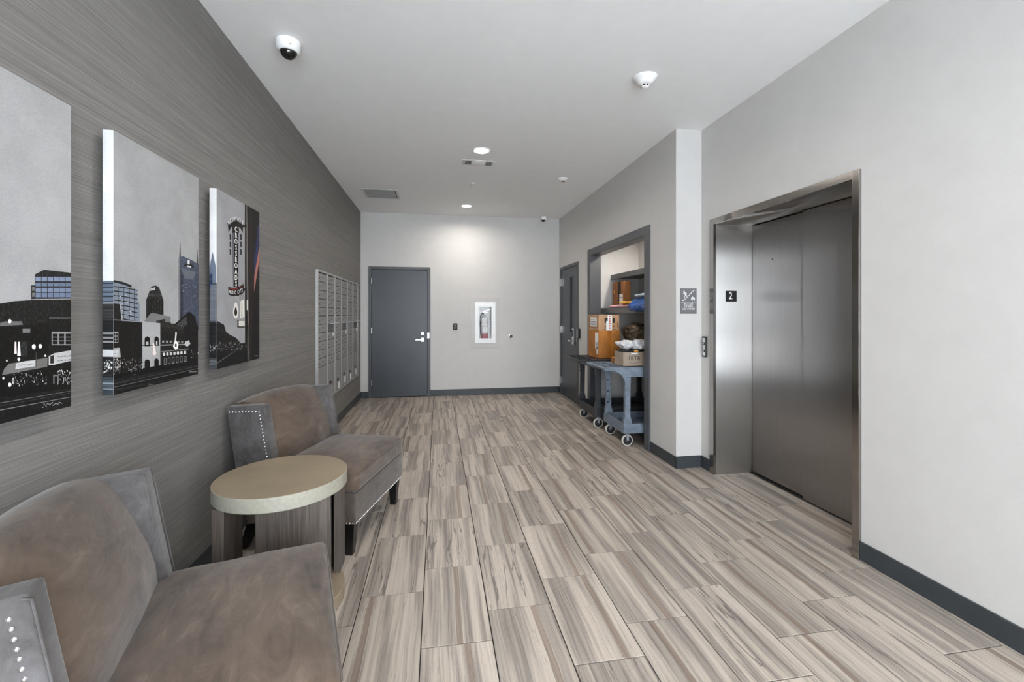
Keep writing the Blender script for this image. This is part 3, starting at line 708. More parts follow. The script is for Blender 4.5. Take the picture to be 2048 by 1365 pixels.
for c in range(6):
    a, b = cellspan(c); w = b-a; wk = round(w, 3)
    for r in range(11):
        z1 = RT-r*RH; z0 = z1-RH+.007
        if c % 2 == 1 and r in (6,):
            # outgoing mail slot: open mouth under a projecting flap
            m = MB(); m.box(.012, .014, a-yc_, b-yc_, z0-mz0, z1-mz0); m.build('mail_slot', 'sign_grey', mail)
            m = MB(); m.poly([(.016, a-yc_-.01, z1-mz0-.004), (.016, b-yc_+.01, z1-mz0-.004), (.085, b-yc_+.01, z1-mz0+.010), (.085, a-yc_-.01, z1-mz0+.010)], Vector((0, 0, .003))); m.build('slot_flap', 'white_metal', mail)
            continue
        if wk not in dm:
            m = MB(); m.box(0, .010, 0, w, 0, RH-.007, .0015); me = bpy.data.meshes.new('mailbox_door'); bmesh.ops.recalc_face_normals(m.bm, faces=m.bm.faces[:]); m.bm.to_mesh(me); m.bm.free(); me.materials.append(M['mail'])
            m = MB(); m.cyl((.009, w*.16, RH*.35), (.0135, w*.16, RH*.35), .0075, n=10); lm = bpy.data.meshes.new('lock'); m.bm.to_mesh(lm); m.bm.free(); lm.materials.append(M['brass'])
            m = MB(); m.box(.0098, .0108, w*.47, w*.53, RH*.42, RH*.66); nm_ = bpy.data.meshes.new('number'); m.bm.to_mesh(nm_); m.bm.free(); nm_.materials.append(M['ink'])
            dm[wk] = (me, lm, nm_)
        me, lm, nm_ = dm[wk]
        dr = link('mailbox_door', me, None, mail, (.012, a-yc_, z0-mz0))
        link('lock', lm, None, dr); link('number_mark', nm_, None, dr)
    z1 = RT-11*RH; z0 = mz0+.030
    m = MB(); m.box(.012, .022, a-yc_, b-yc_, z0-mz0, z1-mz0, .0015); pd = m.build('parcel_door', 'mail', mail)
    lz = mz0+.16+.02*(c % 2)
    if c > 0:
        m = MB(); m.cyl((.020, a-yc_+w*.3, lz-mz0), (.034, a-yc_+w*.3, lz-mz0), .014, n=12); m.box(.024, .030, a-yc_+w*.2, a-yc_+w*.5, lz-mz0-.012, lz-mz0+.006); m.build('key_and_lock', 'brass', pd)
    if c in (2, 3, 4, 5):
        m = MB(); m.box(.026, .028, a-yc_+w*.38, a-yc_+w*.62, lz-mz0-.125, lz-mz0-.04); m.build('key_tag', 'paper', pd)
    if c % 2 == 1:
        m = MB(); m.box(.022, .0235, b-yc_-w*.35, b-yc_-w*.12, RT-7*RH-.052-mz0, RT-7*RH-.02-mz0); m.build('mail_label', 'paper', mail)
# small plinth panel under the unit
m = MB(); m.box(0, .016, my0-yc_, my1-yc_, -.012, 0, .001); m.build('bottom_trim', 'mail_frame', mail)

# ================================================================== SLIPPER CHAIRS
HW = .395
def make_chair(label):
    ch = empty('slipper_chair', label, 'chair', group='winged suede slipper chairs')
    # base rail
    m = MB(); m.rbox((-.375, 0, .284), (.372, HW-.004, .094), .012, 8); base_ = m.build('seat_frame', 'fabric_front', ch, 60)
    # seat cushion with a domed crown
    def sw(o, p):
        u, v = (o.x+.275)/.275, o.y/HW
        if o.z > .44: o.z += .038*(1-abs(u)**3)*(1-abs(v)**3.2)+.004*mnoise.noise(Vector((o.x*7, o.y*7, 0)))
        return o
    m = MB(); m.rbox((-.275, 0, .438), (.277, HW+.004, .062), .028, 18, sw); sc = m.build('seat_cushion', 'fabric', ch, 80)
    m = MB()
    for z in (.488,):
        m.tube([(-.50, -HW+.0, z), (-.03, -HW-.0005, z), (-.012, -HW+.004, z), (.000, -HW+.02, z), (.0005, 0, z), (0, HW-.02, z), (-.012, HW-.004, z), (-.03, HW+.0005, z), (-.50, HW, z)], .0028, 6)
    m.build('piping', 'fabric', sc, 60)
    # padded back: front profile (depth, height), rounded over the top
    prof = [(.545, .40), (.540, .49), (.548, .56), (.570, .64), (.598, .71), (.628, .78), (.655, .83), (.682, .866), (.715, .886), (.755, .890), (.800, .880), (.817, .862), (.805, .78), (.766, .546), (.745, .40), (.71, .20)]
    m = MB(); ny = 22; wy = HW-.062; grid = []
    for j in range(ny+1):
        y = -wy+2*wy*j/ny; t = y/wy; cr = 1-abs(t)**2.6; ring = []
        for i, (d, z) in enumerate(prof):
            front = max(0, min(1, (.83-z)/.2)) if i < 8 else 0
            puff = .030*cr*math.sin(PI*max(0, min(1, (z-.45)/.42))) if i < 9 else 0
            up = .026*(1-t*t) if 5 < i < 13 else 0
            dd = d-puff+.004*mnoise.noise(Vector((y*6, z*6, 3)))
            ring.append(m.bm.verts.new((-dd, y, z+up)))
        grid.append(ring)
    for a, b in zip(grid, grid[1:]):
        for i in range(len(prof)): m.bm.faces.new((a[i], a[(i+1) % len(prof)], b[(i+1) % len(prof)], b[i]))
    m.bm.faces.new(grid[0]); m.bm.faces.new(grid[-1]); m.build('backrest', 'fabric', ch, 60)
    # wings
    for s in (-1, 1):
        pr_ = [(.500, .37), (.512, .50), (.545, .69), (.578, .886), (.818, .868), (.805, .78), (.766, .546), (.745, .40), (.705, .20), (.500, .20)]
        m = MB(); t = bmesh.new()
        y0, y1 = s*HW, s*(HW-.066)
        va = [t.verts.new((-d, y0, z)) for d, z in pr_]; vb = [t.verts.new((-d, y1, z)) for d, z in pr_]
        n = len(pr_); t.faces.new(va); t.faces.new(vb[::-1])
        for i in range(n): t.faces.new((va[i], va[(i+1) % n], vb[(i+1) % n], vb[i]))
        bmesh.ops.recalc_face_normals(t, faces=t.faces[:])
        bmesh.ops.bevel(t, geom=t.edges[:], offset=.009, segments=3, affect='EDGES', profile=.6)
        m.add(t); w = m.build('wing', 'fabric_cool_lit', ch, 50); w['label'] = 'suede side wing tinted for cool daylight'
        # welt seam along the front and top edge of the outer face
        m = MB(); yo = s*(HW+.0005)
        m.tube([(-.508, yo, .50), (-.541, yo, .69), (-.572, yo, .872), (-.586, yo, .878)], .0022, 6); m.build('seam', 'fabric_cool_lit', w, 60)
        # nailheads on the outer face
        m = MB()
        def nail(x, y, z, ax='Y', sgn=s):
            r = .0062
            prof_ = [(r, 0), (r*.86, sgn*.0022), (r*.5, sgn*.0040), (0, sgn*.0046)]
            m.lathe(prof_, (x, y, z), 8, ax)
        x = .628; 
        while x < .812: nail(-x, yo, .846-.05*(x-.6)); x += .021
        z = .842
        while z > .50: nail(-(.533+(z-.50)*.180+.01), yo, z); z -= .0205
        nb = m.build('nailhead_trim', 'nail', w, 60, merge=False); nb['kind'] = 'stuff'
    # nailheads along the bottom of the rail
    m = MB()
    def nl(x, y, z, ax, sgn):
        r = .0058; m.lathe([(r, 0), (r*.86, sgn*.0022), (r*.5, sgn*.0038), (0, sgn*.0044)], (x, y, z), 8, ax)
    y = -HW+.012
    while y < HW-.005: nl(-.0025, y, .203, 'X', 1); y += .0185
    for s in (-1, 1):
        x = .022
        while x < .70: nl(-x, s*(HW-.0035), .203, 'Y', s); x += .0185
    nb = m.build('nailhead_trim', 'nail', base_, 60, merge=False); nb['kind'] = 'stuff'
    # legs
    for (d0, d1, s) in ((.052, .058, -1), (.052, .058, 1), (.655, .735, -1), (.655, .735, 1)):
        t = MB(); yc = s*(HW-.048); h0, h1 = .031, .0215
        top = [(-d0-h0, yc-h0), (-d0+h0, yc-h0), (-d0+h0, yc+h0), (-d0-h0, yc+h0)]; bot = [(-d1-h1, yc-h1), (-d1+h1, yc-h1), (-d1+h1, yc+h1), (-d1-h1, yc+h1)]
        b = bmesh.new(); A = [b.verts.new((*p, .196)) for p in top]; B = [b.verts.new((*p, .0)) for p in bot]
        b.faces.new(A); b.faces.new(B[::-1])
        for i in range(4): b.faces.new((A[i], A[(i+1) % 4], B[(i+1) % 4], B[i]))
        bmesh.ops.recalc_face_normals(b, faces=b.faces[:]); bmesh.ops.bevel(b, geom=b.edges[:], offset=.003, segments=2, affect='EDGES')
        t.add(b); t.build('leg', 'black', ch)
    return ch
c2 = make_chair('grey-brown suede winged chair beyond the round table, nearer the mailboxes')
a2 = math.radians(-15.5); u2 = Vector((-math.sin(a2), math.cos(a2), 0))
c2.location = Vector((-.4715, 2.686, 0))+u2*HW; c2.rotation_euler = (0, 0, a2)
c1 = copy_tree(c2); c1['label'] = 'grey-brown suede winged chair nearest the camera, cut off by the frame'
a1 = math.radians(16.3); u1 = Vector((-math.sin(a1), math.cos(a1), 0))
c1.location = Vector((-.458, 1.927, 0))-u1*HW; c1.rotation_euler = (0, 0, a1)

# ================================================================== SIDE TABLE
TC = (-.752, 2.326); tr = .296; tz = .64
tb = empty('side_table', 'round side table with pale top and grey wood slab legs between the two chairs', 'table', (TC[0], TC[1], 0))
m = MB(); m.lathe([(0, tz-.0660), (tr-.004, tz-.066), (tr, tz-.062), (tr, tz-.0015), (tr-.0015, tz)], n=72); m.build('tabletop_band', 'cream_edge', tb, 30)
m = MB(); m.lathe([(tr-.002, tz-.001), (tr-.0025, tz+.0008), (0, tz+.001)], n=72); m.build('tabletop', 'cream', tb, 30)
m = MB(); m.lathe([(0, .0), (tr-.016, .0), (tr-.012, .003), (tr-.012, .062), (tr-.015, .065), (0, .065)], n=72); m.build('base_disc', 'cream', tb, 30)
def slab(p0, p1, th, z0, z1, name='slab_leg', par=tb, mat='wood'):
    p0 = Vector((p0[0]-TC[0], p0[1]-TC[1], 0)); p1 = Vector((p1[0]-TC[0], p1[1]-TC[1], 0)); d = (p1-p0); L = d.length; ang = math.atan2(d.y, d.x)
    m = MB(); m.box(0, L, 0, th, z0, z1, .002, 2, Matrix.Translation(p0) @ Matrix.Rotation(ang, 4, 'Z')); return m.build(name, mat, par)
slab((-.812, 2.150), (-.500, 2.190), .046, 0.0, tz-.066)
slab((-.508, 2.440), (-.508, 2.56), .032, .065, tz-.066)
slab((-.924, 2.112), (-.924, 2.300), .050, .065, tz-.066)
slab((-.890, 2.50), (-.541, 2.50), .040, .065, tz-.066, 'inner_panel', mat='black')
slab((-.985, 2.50), (-.890, 2.50), .040, .33, tz-.066, 'apron')

# ================================================================== UTILITY CARTS
def make_cart(name, label, mat, X0, X1, Y0, Y1, hx):
    W = (Y1-Y0)/2; yc = (Y0+Y1)/2; L = X1-X0
    c = empty(name, label, 'cart', (X0, yc, 0), group='plastic service carts')
    hx = hx-X0
    def tray(nm, z0, z1, floor_z):
        m = MB(); t = .03
        for b in ((0, L, -W, -W+t), (0, L, W-t, W), (0, t, -W+t, W-t), (L-t, L, -W+t, W-t)): m.box(b[0], b[1], b[2], b[3], z0, z1, .004, 2)
        m.box(t, L-t, -W+t, W-t, floor_z-.012, floor_z); return m.build(nm, mat, c, merge=False)
    ts = tray('top_shelf', .748, .855, .850); bs = tray('bottom_shelf', .145, .250, .175)
    # legs with flared feet
    for sx in (0, 1):
        for s in (-1, 1):
            x = (.012 if sx == 0 else L-.012); k = 1 if sx == 0 else -1
            pts = [(x-k*.006, .250), (x-k*.006, .300), (x+k*.006, .335), (x+k*.006, .66), (x-k*.0, .70), (x, .748), (x+k*.075, .748), (x+k*.070, .70), (x+k*.066, .335), (x+k*.082, .275), (x+k*.085, .250)]
            t = bmesh.new(); ya, yb_ = s*(W-.002), s*(W-.05)
            A = [t.verts.new((px, ya, pz)) for px, pz in pts]; B = [t.verts.new((px, yb_, pz)) for px, pz in pts]; n = len(pts)
            t.faces.new(A); t.faces.new(B[::-1])
            for i in range(n): t.faces.new((A[i], A[(i+1) % n], B[(i+1) % n], B[i]))
            bmesh.ops.recalc_face_normals(t, faces=t.faces[:]); bmesh.ops.bevel(t, geom=t.edges[:], offset=.004, segments=1, affect='EDGES')
            m = MB(); m.add(t); lg = m.build('leg', mat, c)
            if sx == 0 and s == 1:
                m = MB()
                for z in (.37, .50, .63): m.poly([(x+k*.012, yb_-.001*s, z), (x+k*.05, yb_-.001*s, z+.01), (x+k*.012, yb_-.001*s, z+.022)], Vector((0, .0004, 0)))
                m.build('notch', 'darkvoid', lg, merge=False)
    # handle: bar, curved side brackets and a pocketed holder tray
    m = MB(); m.tube([(hx, -W+.012, .842), (hx-.003, -W+.04, .844), (hx-.004, 0, .845), (hx-.003, W-.04, .844), (hx, W-.012, .842)], .017, 12)
    h = m.build('handle', mat, c, 60)
    for s in (-1, 1):
        arc = [(hx+.0, .824), (hx+.07, .822), (hx+.13, .806), (hx+.175, .778), (hx+.205, .735), (hx+.222, .69), (.012, .64), (.03, .64), (.03, .857), (hx, .857), (hx-.012, .842)]
        arc = [(min(px, .03), pz) for px, pz in arc]
        t = bmesh.new(); ya, yb_ = s*(W+.002), s*(W-.032); n = len(arc)
        A = [t.verts.new((px, ya, pz)) for px, pz in arc]; B = [t.verts.new((px, yb_, pz)) for px, pz in arc]
        t.faces.new(A); t.faces.new(B[::-1])
        for i in range(n): t.faces.new((A[i], A[(i+1) % n], B[(i+1) % n], B[i]))
        bmesh.ops.recalc_face_normals(t, faces=t.faces[:])
        m = MB(); m.add(t); m.build('bracket', mat, h)
    m = MB(); m.box(hx+.075, hx+.083, -W+.03, W-.03, .812, .850); m.box(hx+.015, hx+.024, -W+.03, W-.03, .815, .853); m.box(-.014, -.002, -W+.03, W-.03, .76, .857)
    for y in (-W*.35, W*.3): m.box(hx+.083, -.014, y-.004, y+.004, .812, .850)
    m.box(hx+.024, hx+.075, -.004, .004, .812, .85)
    m.build('holder_tray', mat, h, merge=False)
    # casters
    for (cx, s) in ((.062, -1), (.062, 1), (L-.07, -1), (L-.07, 1)):
        y = s*(W-.055); r = .062
        m = MB(); m.cyl((cx, y, .145), (cx, y, .138), .03, n=14); m.box(cx-.014, cx+.014, y-.021, y-.016, .055, .140, .002); m.box(cx-.014, cx+.014, y+.016, y+.021, .055, .140, .002)
        m.box(cx-.02, cx+.02, y-.021, y+.021, .128, .140, .002)
        f = m.build('caster', 'zinc', c)
        m = MB(); m.lathe([(0, -.014), (.050, -.014), (.050, .014), (0, .014)], (cx, y, r), 28, 'Y'); m.cyl((cx, y-.024, r), (cx, y+.024, r), .007, n=10); m.build('wheel', 'wheel', f, 40)
        m = MB(); m.lathe([(.050, -.0145), (.058, -.015), (r, -.009), (r, .009), (.058, .015), (.050, .0145)], (cx, y, r), 32, 'Y', False); m.build('tread', 'wheel_tread', f, 40)
    return c
make_cart('utility_cart', 'blue-grey plastic two-shelf cart nearest the camera in the alcove opening', 'cart_grey', 1.953, 2.85, 4.435, 5.015, 1.748)
make_cart('utility_cart', 'black plastic two-shelf cart standing behind the blue-grey cart', 'cart_black', 1.915, 2.85, 5.205, 5.865, 1.722)

# ================================================================== PARCELS
def carton(label, mat, X0, X1, Y0, Y1, Z0, Z1, tape=None, cat='box', rot=0, name='cardboard_box'):
    e = empty(name, label, cat, ((X0+X1)/2, (Y0+Y1)/2, Z0), rot)
    hx, hy, h = (X1-X0)/2, (Y1-Y0)/2, Z1-Z0
    m = MB(); m.box(-hx, hx, -hy, hy, 0, h-.003, .003, 2); m.build('carton', mat, e)
    m = MB(); m.box(-hx+.001, -.0012, -hy+.001, hy-.001, h-.003, h, .0008); m.build('flap', mat, e)
    m = MB(); m.box(.0012, hx-.001, -hy+.001, hy-.001, h-.003, h, .0008); m.build('flap', mat, e)
    if tape:
        m = MB(); m.box(-.026, .026, -hy-.0006, hy+.0006, h, h+.0006); m.box(-.026, .026, -hy-.0006, -hy, h*.55 if tape != 'full' else 0, h+.0006); m.build('tape', 'tape' if tape != 'white' else 'paper', e, merge=False)
    return e, hx, hy, h
def onface(e, name, mat, face, a0, a1, z0, z1, off, th=.0012):
    m = MB()
    if face == 'x': m.box(off-th, off, a0, a1, z0, z1)
    else: m.box(a0, a1, off-th, off, z0, z1)
    return m.build(name, mat, e)
e, hx, hy, h = carton('large brown cardboard box on the black cart, beneath a tan box', 'card_brown', 2.02, 2.306, 5.352, 5.742, .856, 1.212, 'full')
L1 = onface(e, 'shipping_label', 'paper', 'x', -hy+.02, -hy+.13, h-.235, h-.03, -hx)
for k in range(5): onface(L1, 'barcode', 'ink', 'x', -hy+.03+k*.018, -hy+.037+k*.018, h-.22, h-.15, -hx-.0012, .0004)
onface(e, 'small_label', 'paper', 'x', -hy+.022, -hy+.075, .055, .14, -hx)
e, hx, hy, h = carton('tan printed cardboard box on top of the large brown box', 'card_tan', 2.02, 2.298, 5.356, 5.735, 1.2128, 1.412)
for a in ((-.058, -.012), (.052, .076)):
    onface(e, 'printed_square', 'ink', 'y', a[0], a[1], .095, .16, -hy, .0008)
onface(e, 'printed_base_line', 'ink', 'y', -.065, .09, .012, .017, -hy, .0008)
m = MB()
for k in range(2): m.box(-.055+k*.105, -.03+k*.105, -hy-.0008, -hy, .04, .066)
m.build('handling_marks', 'card_dark', e, merge=False)
t_ = onface(e, 'white_tape', 'paper', 'y', -.018, .040, -.001, h, -hy-.0008, .0008)
onface(t_, 'tape_side', 'paper', 'y', -.038, -.018, .0, .12, -hy-.0008, .0008)
m = MB()
for k in range(6): m.box(.004, .018, -hy-.0020, -hy-.0016, .02+k*.03, .04+k*.03)
m.build('red_print', 'redink', t_, merge=False)
m = MB()
for k in range(3): m.lathe([(.010, 0), (.010, -.0006), (.007, -.0006), (.007, 0)], (.118, -hy-.0004, .05+k*.026), 14, 'Y')
m.build('stamped_rings', 'card_dark', e, merge=False)
onface(e, 'dark_panel', 'card_dark', 'x', -hy+.02, hy-.02, .03, .175, -hx, .0006)
L1 = onface(e, 'shipping_label', 'paper', 'x', -hy+.06, hy-.07, .045, .165, -hx-.0006)
for k in range(4): onface(L1, 'print_line', 'ink', 'x', -hy+.07, hy-.09, .065+k*.022, .071+k*.022, -hx-.0018, .0004)
# box with lettering on the near cart
e, hx, hy, h = carton('grey-brown box lettered ULTA on the blue-grey cart', 'card_grey', 1.985, 2.36, 4.533, 4.76, .8565, 1.008, None, rot=math.radians(1.5))
tc_ = at(1268, 717.5, Y=4.533)
lx = tc_.x-(1.985+2.36)/2
text('lettering', 'ULTA', .068, (lx, -hy-.0008, .082), (1, 0, 0), (0, 0, 1), 'ink', e, sx=.80)
m = MB(); pts = []
for k in range(15):
    t = math.radians(150+k*11); pts.append((lx+.0+.085*math.cos(t), .075+.045*math.sin(t)))
for (a, b), (c_, d) in zip(pts, pts[1:]):
    m.poly([(a, -hy-.0008, b-.0018), (c_, -hy-.0008, d-.0018), (c_, -hy-.0008, d+.0018), (a, -hy-.0008, b+.0018)])
m.build('printed_arc', 'ink', e, merge=False)
onface(e, 'edge_label', 'paper', 'y', -hx+.09, -hx+.17, h-.022, h-.010, -hy)
onface(e, 'edge_print', 'ink', 'y', -hx+.075, -hx+.09, h-.02, h-.012, -hy)
e, hx, hy, h = carton('small dark box with orange top left of the ULTA-lettered box', 'card_dark', 2.012, 2.085, 4.80, 4.93, .8555, .918)
m = MB(); m.box(-hx+.012, hx-.002, -hy+.004, hy-.004, h, h+.001); m.build('orange_label', 'orange', e)
m = MB()
for k in range(3): m.box(-hx+.04+k*.01, -hx+.044+k*.01, -hy-.0006, -hy, .008, .05)
m.build('barcode', 'paper', e, merge=False)
def bag(name, label, mat, c, h, seed, amp=.02, fr=9, pinch=.35, n=22, rot=0, group=None, warp2=None, z0=None):
    e = empty(name, label, 'package', (c[0], c[1], c[2]-h[2]), rot, group)
    def w(o, p):
        u, v = o.x/h[0], o.y/h[1]
        k = (1-pinch*max(abs(u), abs(v))**3)
        o.z = o.z*k
        nn = mnoise.noise(Vector((o.x*fr+seed, o.y*fr, o.z*fr*1.5)))+.5*mnoise.noise(Vector((o.x*fr*2.7, o.y*fr*2.7+seed, o.z*fr*3)))
        rid = abs(mnoise.noise(Vector((o.x*fr*1.4+seed*2, o.y*fr*.9, o.z*4))))
        d = Vector((u, v, o.z/h[2])).normalized()*(amp*nn-amp*.9*rid)
        o = o+d
        if warp2: o = warp2(o)
        o.z += h[2]
        o.z = max(o.z, .0005) if not warp2 else o.z
        return o
    m = MB(); m.rbox((0, 0, 0), h, min(h)*.9, n, w); b = m.build('bag', mat, e, 70); return e
bag('white_bag', 'crumpled white plastic mailer lying on the ULTA-lettered box', 'bag_white', (2.20, 4.64, 1.082), (.215, .10, .050), 3, .030, 17, n=34)
e = empty('black_mailer', 'flat black padded mailer under the crumpled white bag', 'package', (2.12, 4.63, 1.0092))
m = MB(); m.rbox((0, 0, .011), (.135, .088, .011), .009, 8); m.build('bag', 'black_plastic', e, 60)
m = MB(); m.box(.0, .05, -.0895, -.0875, .004, .016); m.build('orange_strip', 'orange', e)
e = bpy.data.objects['white_bag']; e.location.z = 1.033
def droop(o):
    x = o.x+.0
    if x < -.045: o.z -= min(.055, (-.045-x)*1.1)
    return o
bag('blue_mailer', 'shiny blue plastic mailer bulging over the lower shelf edge', 'bag_blue', (2.40, 4.83, 1.562), (.135, .235, .056), 8, .016, 9, .25, warp2=droop)
bag('grey_mailer', 'pale grey mailer lying on top of the shiny blue mailer', 'bag_pale', (2.47, 4.84, 1.646), (.12, .21, .024), 12, .01, 9, .4)
bag('pink_mailer', 'pale pink padded mailer at the far end of the lower shelf', 'bag_pink', (2.412, 5.52, 1.528), (.050, .33, .020), 5, .009, 9, .5)
bag('yellow_mailer', 'yellow printed mailer lying on the pale pink mailer', 'bag_yellow', (2.412, 5.40, 1.572), (.048, .17, .016), 6, .009, 10, .5)
e, hx, hy, h = carton('tall brown carton with black tape standing on the lower shelf', 'card_dark', 2.475, 2.575, 5.62, 6.0, 1.507, 1.872)
onface(e, 'black_tape', 'ink', 'x', -hy+.10, -hy+.19, 0, h, -hx)
L1 = onface(e, 'shipping_label', 'paper', 'x', -hy+.03, -hy+.14, .04, .19, -hx-.0012)
onface(L1, 'print_line', 'ink', 'x', -hy+.045, -hy+.12, .14, .148, -hx-.0024, .0004)
onface(L1, 'barcode', 'ink', 'x', -hy+.045, -hy+.10, .06, .085, -hx-.0024, .0004)
onface(e, 'orange_mark', 'orange', 'x', hy-.08, hy-.04, .20, .25, -hx)
bag('dark_bag', 'dark patterned bulky bag on the black cart deep in the alcove', 'bag_dark', (2.63, 5.50, 1.17), (.20, .17, .13), 21, .03, 8, .1)
e, hx, hy, h = carton('low brown carton under the dark bag deep in the alcove', 'card_dark', 2.46, 2.80, 5.33, 5.66, .856, 1.035)
bag('pale_mailer', 'pale blue mailer propped against the dark bag in the alcove', 'bag_pale', (2.375, 5.47, .965), (.050, .15, .11), 31, .014, 9, .3)

# ================================================================== CANVAS PRINTS
XF, CT = -1.220, .036
def canvas(label, Y0, Y1, Z0, Z1, layers, side):
    yc = (Y0+Y1)/2; zc = (Z0+Z1)/2
    e = empty('canvas_print', label, 'picture', (XL, yc, zc), group='cityscape canvas prints')
    m = MB(); m.box(XF-CT-XL, XF-XL, Y0-yc, Y1-yc, Z0-zc, Z1-zc, .002, 2); m.build('stretched_canvas', 'paper', e)
    m = MB()
    for y in (Y0-yc+.08, Y1-yc-.08): m.box(.0, XF-CT-XL, y-.02, y+.02, Z1-zc-.12, Z1-zc-.09); m.box(.0, XF-CT-XL, y-.02, y+.02, Z0-zc+.06, Z0-zc+.09)
    m.build('hanging_spacer', 'ink', e, merge=False)
    bm = bmesh.new(); cl = bm.loops.layers.float_color.new('ink')
    def addf(pts, colr):
        vs = [bm.verts.new(p) for p in pts]
        f = bm.faces.new(vs)
        lum = sum(colr)/3; dk = .55+.45*min(1, max(0, (lum-30)/90)); cc3 = tuple(x*dk for x in colr)
        for l in f.loops: l[cl] = col(cc3)
    layers = sorted(layers, key=lambda t: t[0]); side = sorted(side, key=lambda t: t[0])
    for rank, (lay, colr, pts) in enumerate(layers):
        P3 = []
        for (u, v) in pts:
            p = at(u, v, X=XF); P3.append((XF-XL+.0002+rank*.000008, max(Y0, min(Y1, p.y))-yc, max(Z0, min(Z1, p.z))-zc))
        try: addf(P3, colr)
        except ValueError: pass
    for rank, (lay, colr, pts) in enumerate(side):
        P3 = []
        for (u, v) in pts:
            p = at(u, v, Y=Y0); P3.append((max(XF-CT, min(XF, p.x))-XL, -.0002-rank*.00001+Y0-yc, max(Z0, min(Z1, p.z))-zc))
        try: addf(P3, colr)
        except ValueError: pass
    me = bpy.data.meshes.new('print'); bm.to_mesh(me); bm.free(); link('printed_image', me, 'print', e)
    return e, yc, zc
def R(x0, y0, x1, y1): return [(x0, y0), (x1, y0), (x1, y1), (x0, y1)]
def G(v, t=0): return (max(0, v+t), v, max(0, v-t))
rnd = random.Random(5)
def sparks(L, x0, x1, y0, y1, n, lay=8, lo=120, hi=250, s=1.6):
    for _ in range(n):
        x = rnd.uniform(x0, x1); y = rnd.uniform(y0, y1)-(x-x0)*.05; w = rnd.uniform(.3, 1)**2*s; h = rnd.uniform(.35, 1)**2*s*1.8; v = rnd.uniform(lo, hi)
        L.append((lay+rnd.random(), G(v, 2), R(x, y, x+w, y+h)))
def scribble(L, x, y, w, h, lay=9, c=(205, 205, 205), slope=-.25):
    pts = []; n = 34
    for k in range(n):
        t = k/(n-1); pts.append((x+w*t+.035*w*math.sin(t*41), y+slope*w*t+h*(.5*math.sin(t*33+1)*(1 if t < .3 or .45 < t < .6 else .45))))
    for a, b in zip(pts, pts[1:]):
        L.append((lay, c, [(a[0], a[1]-.35), (b[0], b[1]-.35), (b[0], b[1]+.45), (a[0], a[1]+.45)]))
# ---- first canvas
A = [(0, G(174), R(-900, -900, 200, 1900))]
A += [(1, G(58), [(62, 601), (62, 571), (70, 571), (70, 549), (88, 540), (143, 546), (143, 601)])]
for (y0, y1, v) in ((554, 563, 150), (566, 573, 128), (576, 584, 142), (586, 595, 132)):
    for k in range(6):
        x = 71+k*12; A.append((2, (v-14, v, v+26), R(x, y0, min(142, x+10.8), y1)))
A += [(2, G(120), R(64, 574, 69, 582)), (2, G(120), R(64, 586, 69, 594))]
A += [(3, G(46, 1), [(-700, 640), (-100, 616), (0, 606), (30, 601), (70, 598.5), (142, 598), (142, 700), (-700, 700)])]
A += [(4, G(170), [(0, 606), (30, 601), (70, 598.5), (142, 597.5), (142, 599.2), (70, 600), (30, 602.6), (0, 607.5)])]
A += [(4, G(30, 2), [(-700, 670), (0, 652), (98, 646), (98, 790), (-700, 900)]), (4, G(38, 1), R(98, 637, 142, 790)), (5, G(170), R(98, 636, 142, 637.6)), (5, G(112), [(0, 646), (10, 643), (42, 643), (46, 650), (0, 653)])]
A += [(5, G(120), R(45, 658, 60, 666))]
A += [(5, G(150), R(103, 664, 142, 691)), ]
for k in range(3):
    for j in range(3): A.append((6, G(26), R(105+k*13, 668+j*7.4, 115+k*13, 674+j*7.4)))
A += [(5, G(22), R(12, 683, 34, 712)), (5, G(60), R(42, 683, 54, 712)), (6, G(24), R(56, 684, 64, 708)), (6, G(20), R(70, 680, 90, 706))]
A += [(7, (240, 225, 222), [(29, 684), (32, 684), (33, 708), (28, 708)]), (7, (250, 240, 238), [(36, 684), (39, 684), (41, 712), (34, 712)])]
for (x, y, r) in ((67, 694, 4), (80, 693, 3.6), (19, 643, 3.4), (37, 719, 2.8), (13, 722, 1.6), (90, 712, 1.8), (6, 757, 2), (19, 770, 3.4)):
    A.append((7.5, G(245), [(x+r*math.cos(t*PI/5), y+1.3*r*math.sin(t*PI/5)) for t in range(10)]))
A += [(7, G(90), R(71, 705, 72.6, 736)), (6, G(118, 2), [(8, 738), (17, 728), (95, 716), (94, 734), (3, 751)]), (7, G(205), [(32, 727), (50, 723), (70, 721), (70, 733), (50, 736), (30, 739)])]
scribble(A, 34, 732, 33, 4, 8, (60, 60, 60), -.12)
A += [(6, G(200), [(97, 713), (108, 707), (142, 701), (142, 722), (108, 730), (97, 731)])]
A += [(7, G(60), [(100, 713), (107, 710), (107, 727), (100, 728)])]
scribble(A, 112, 715, 30, 4, 8, (40, 40, 40), -.12); scribble(A, 112, 723, 30, 3, 8, (70, 70, 70), -.12)
A += [(5, G(16), [(-700, 860), (0, 756), (95, 740), (142, 735), (142, 782), (0, 800), (-700, 990)])]
sparks(A, 22, 92, 744, 772, 70, 8, 120, 250, 2.2); sparks(A, 112, 140, 740, 768, 60, 8, 150, 250, 2.6)
A += [(6, G(120), R(106, 750, 117, 768)), (7, G(14), R(108.5, 753, 114.5, 768)), (6, G(150), R(24, 756, 28, 768))]
A += [(6, G(34), [(-700, 1000), (0, 800), (142, 778), (142, 815), (0, 850), (-700, 1100)])]
for (a, b, v) in ((806, 782, 120), (820, 794, 150), (812, 786, 80), (797, 778, 60)):
    A.append((7, G(v), [(-700, a+170), (0, a), (142, b), (142, b+.9), (0, a+1.2), (-700, a+172)]))
scribble(A, 82, 812, 40, 8, 9, (214, 214, 214), -.16)
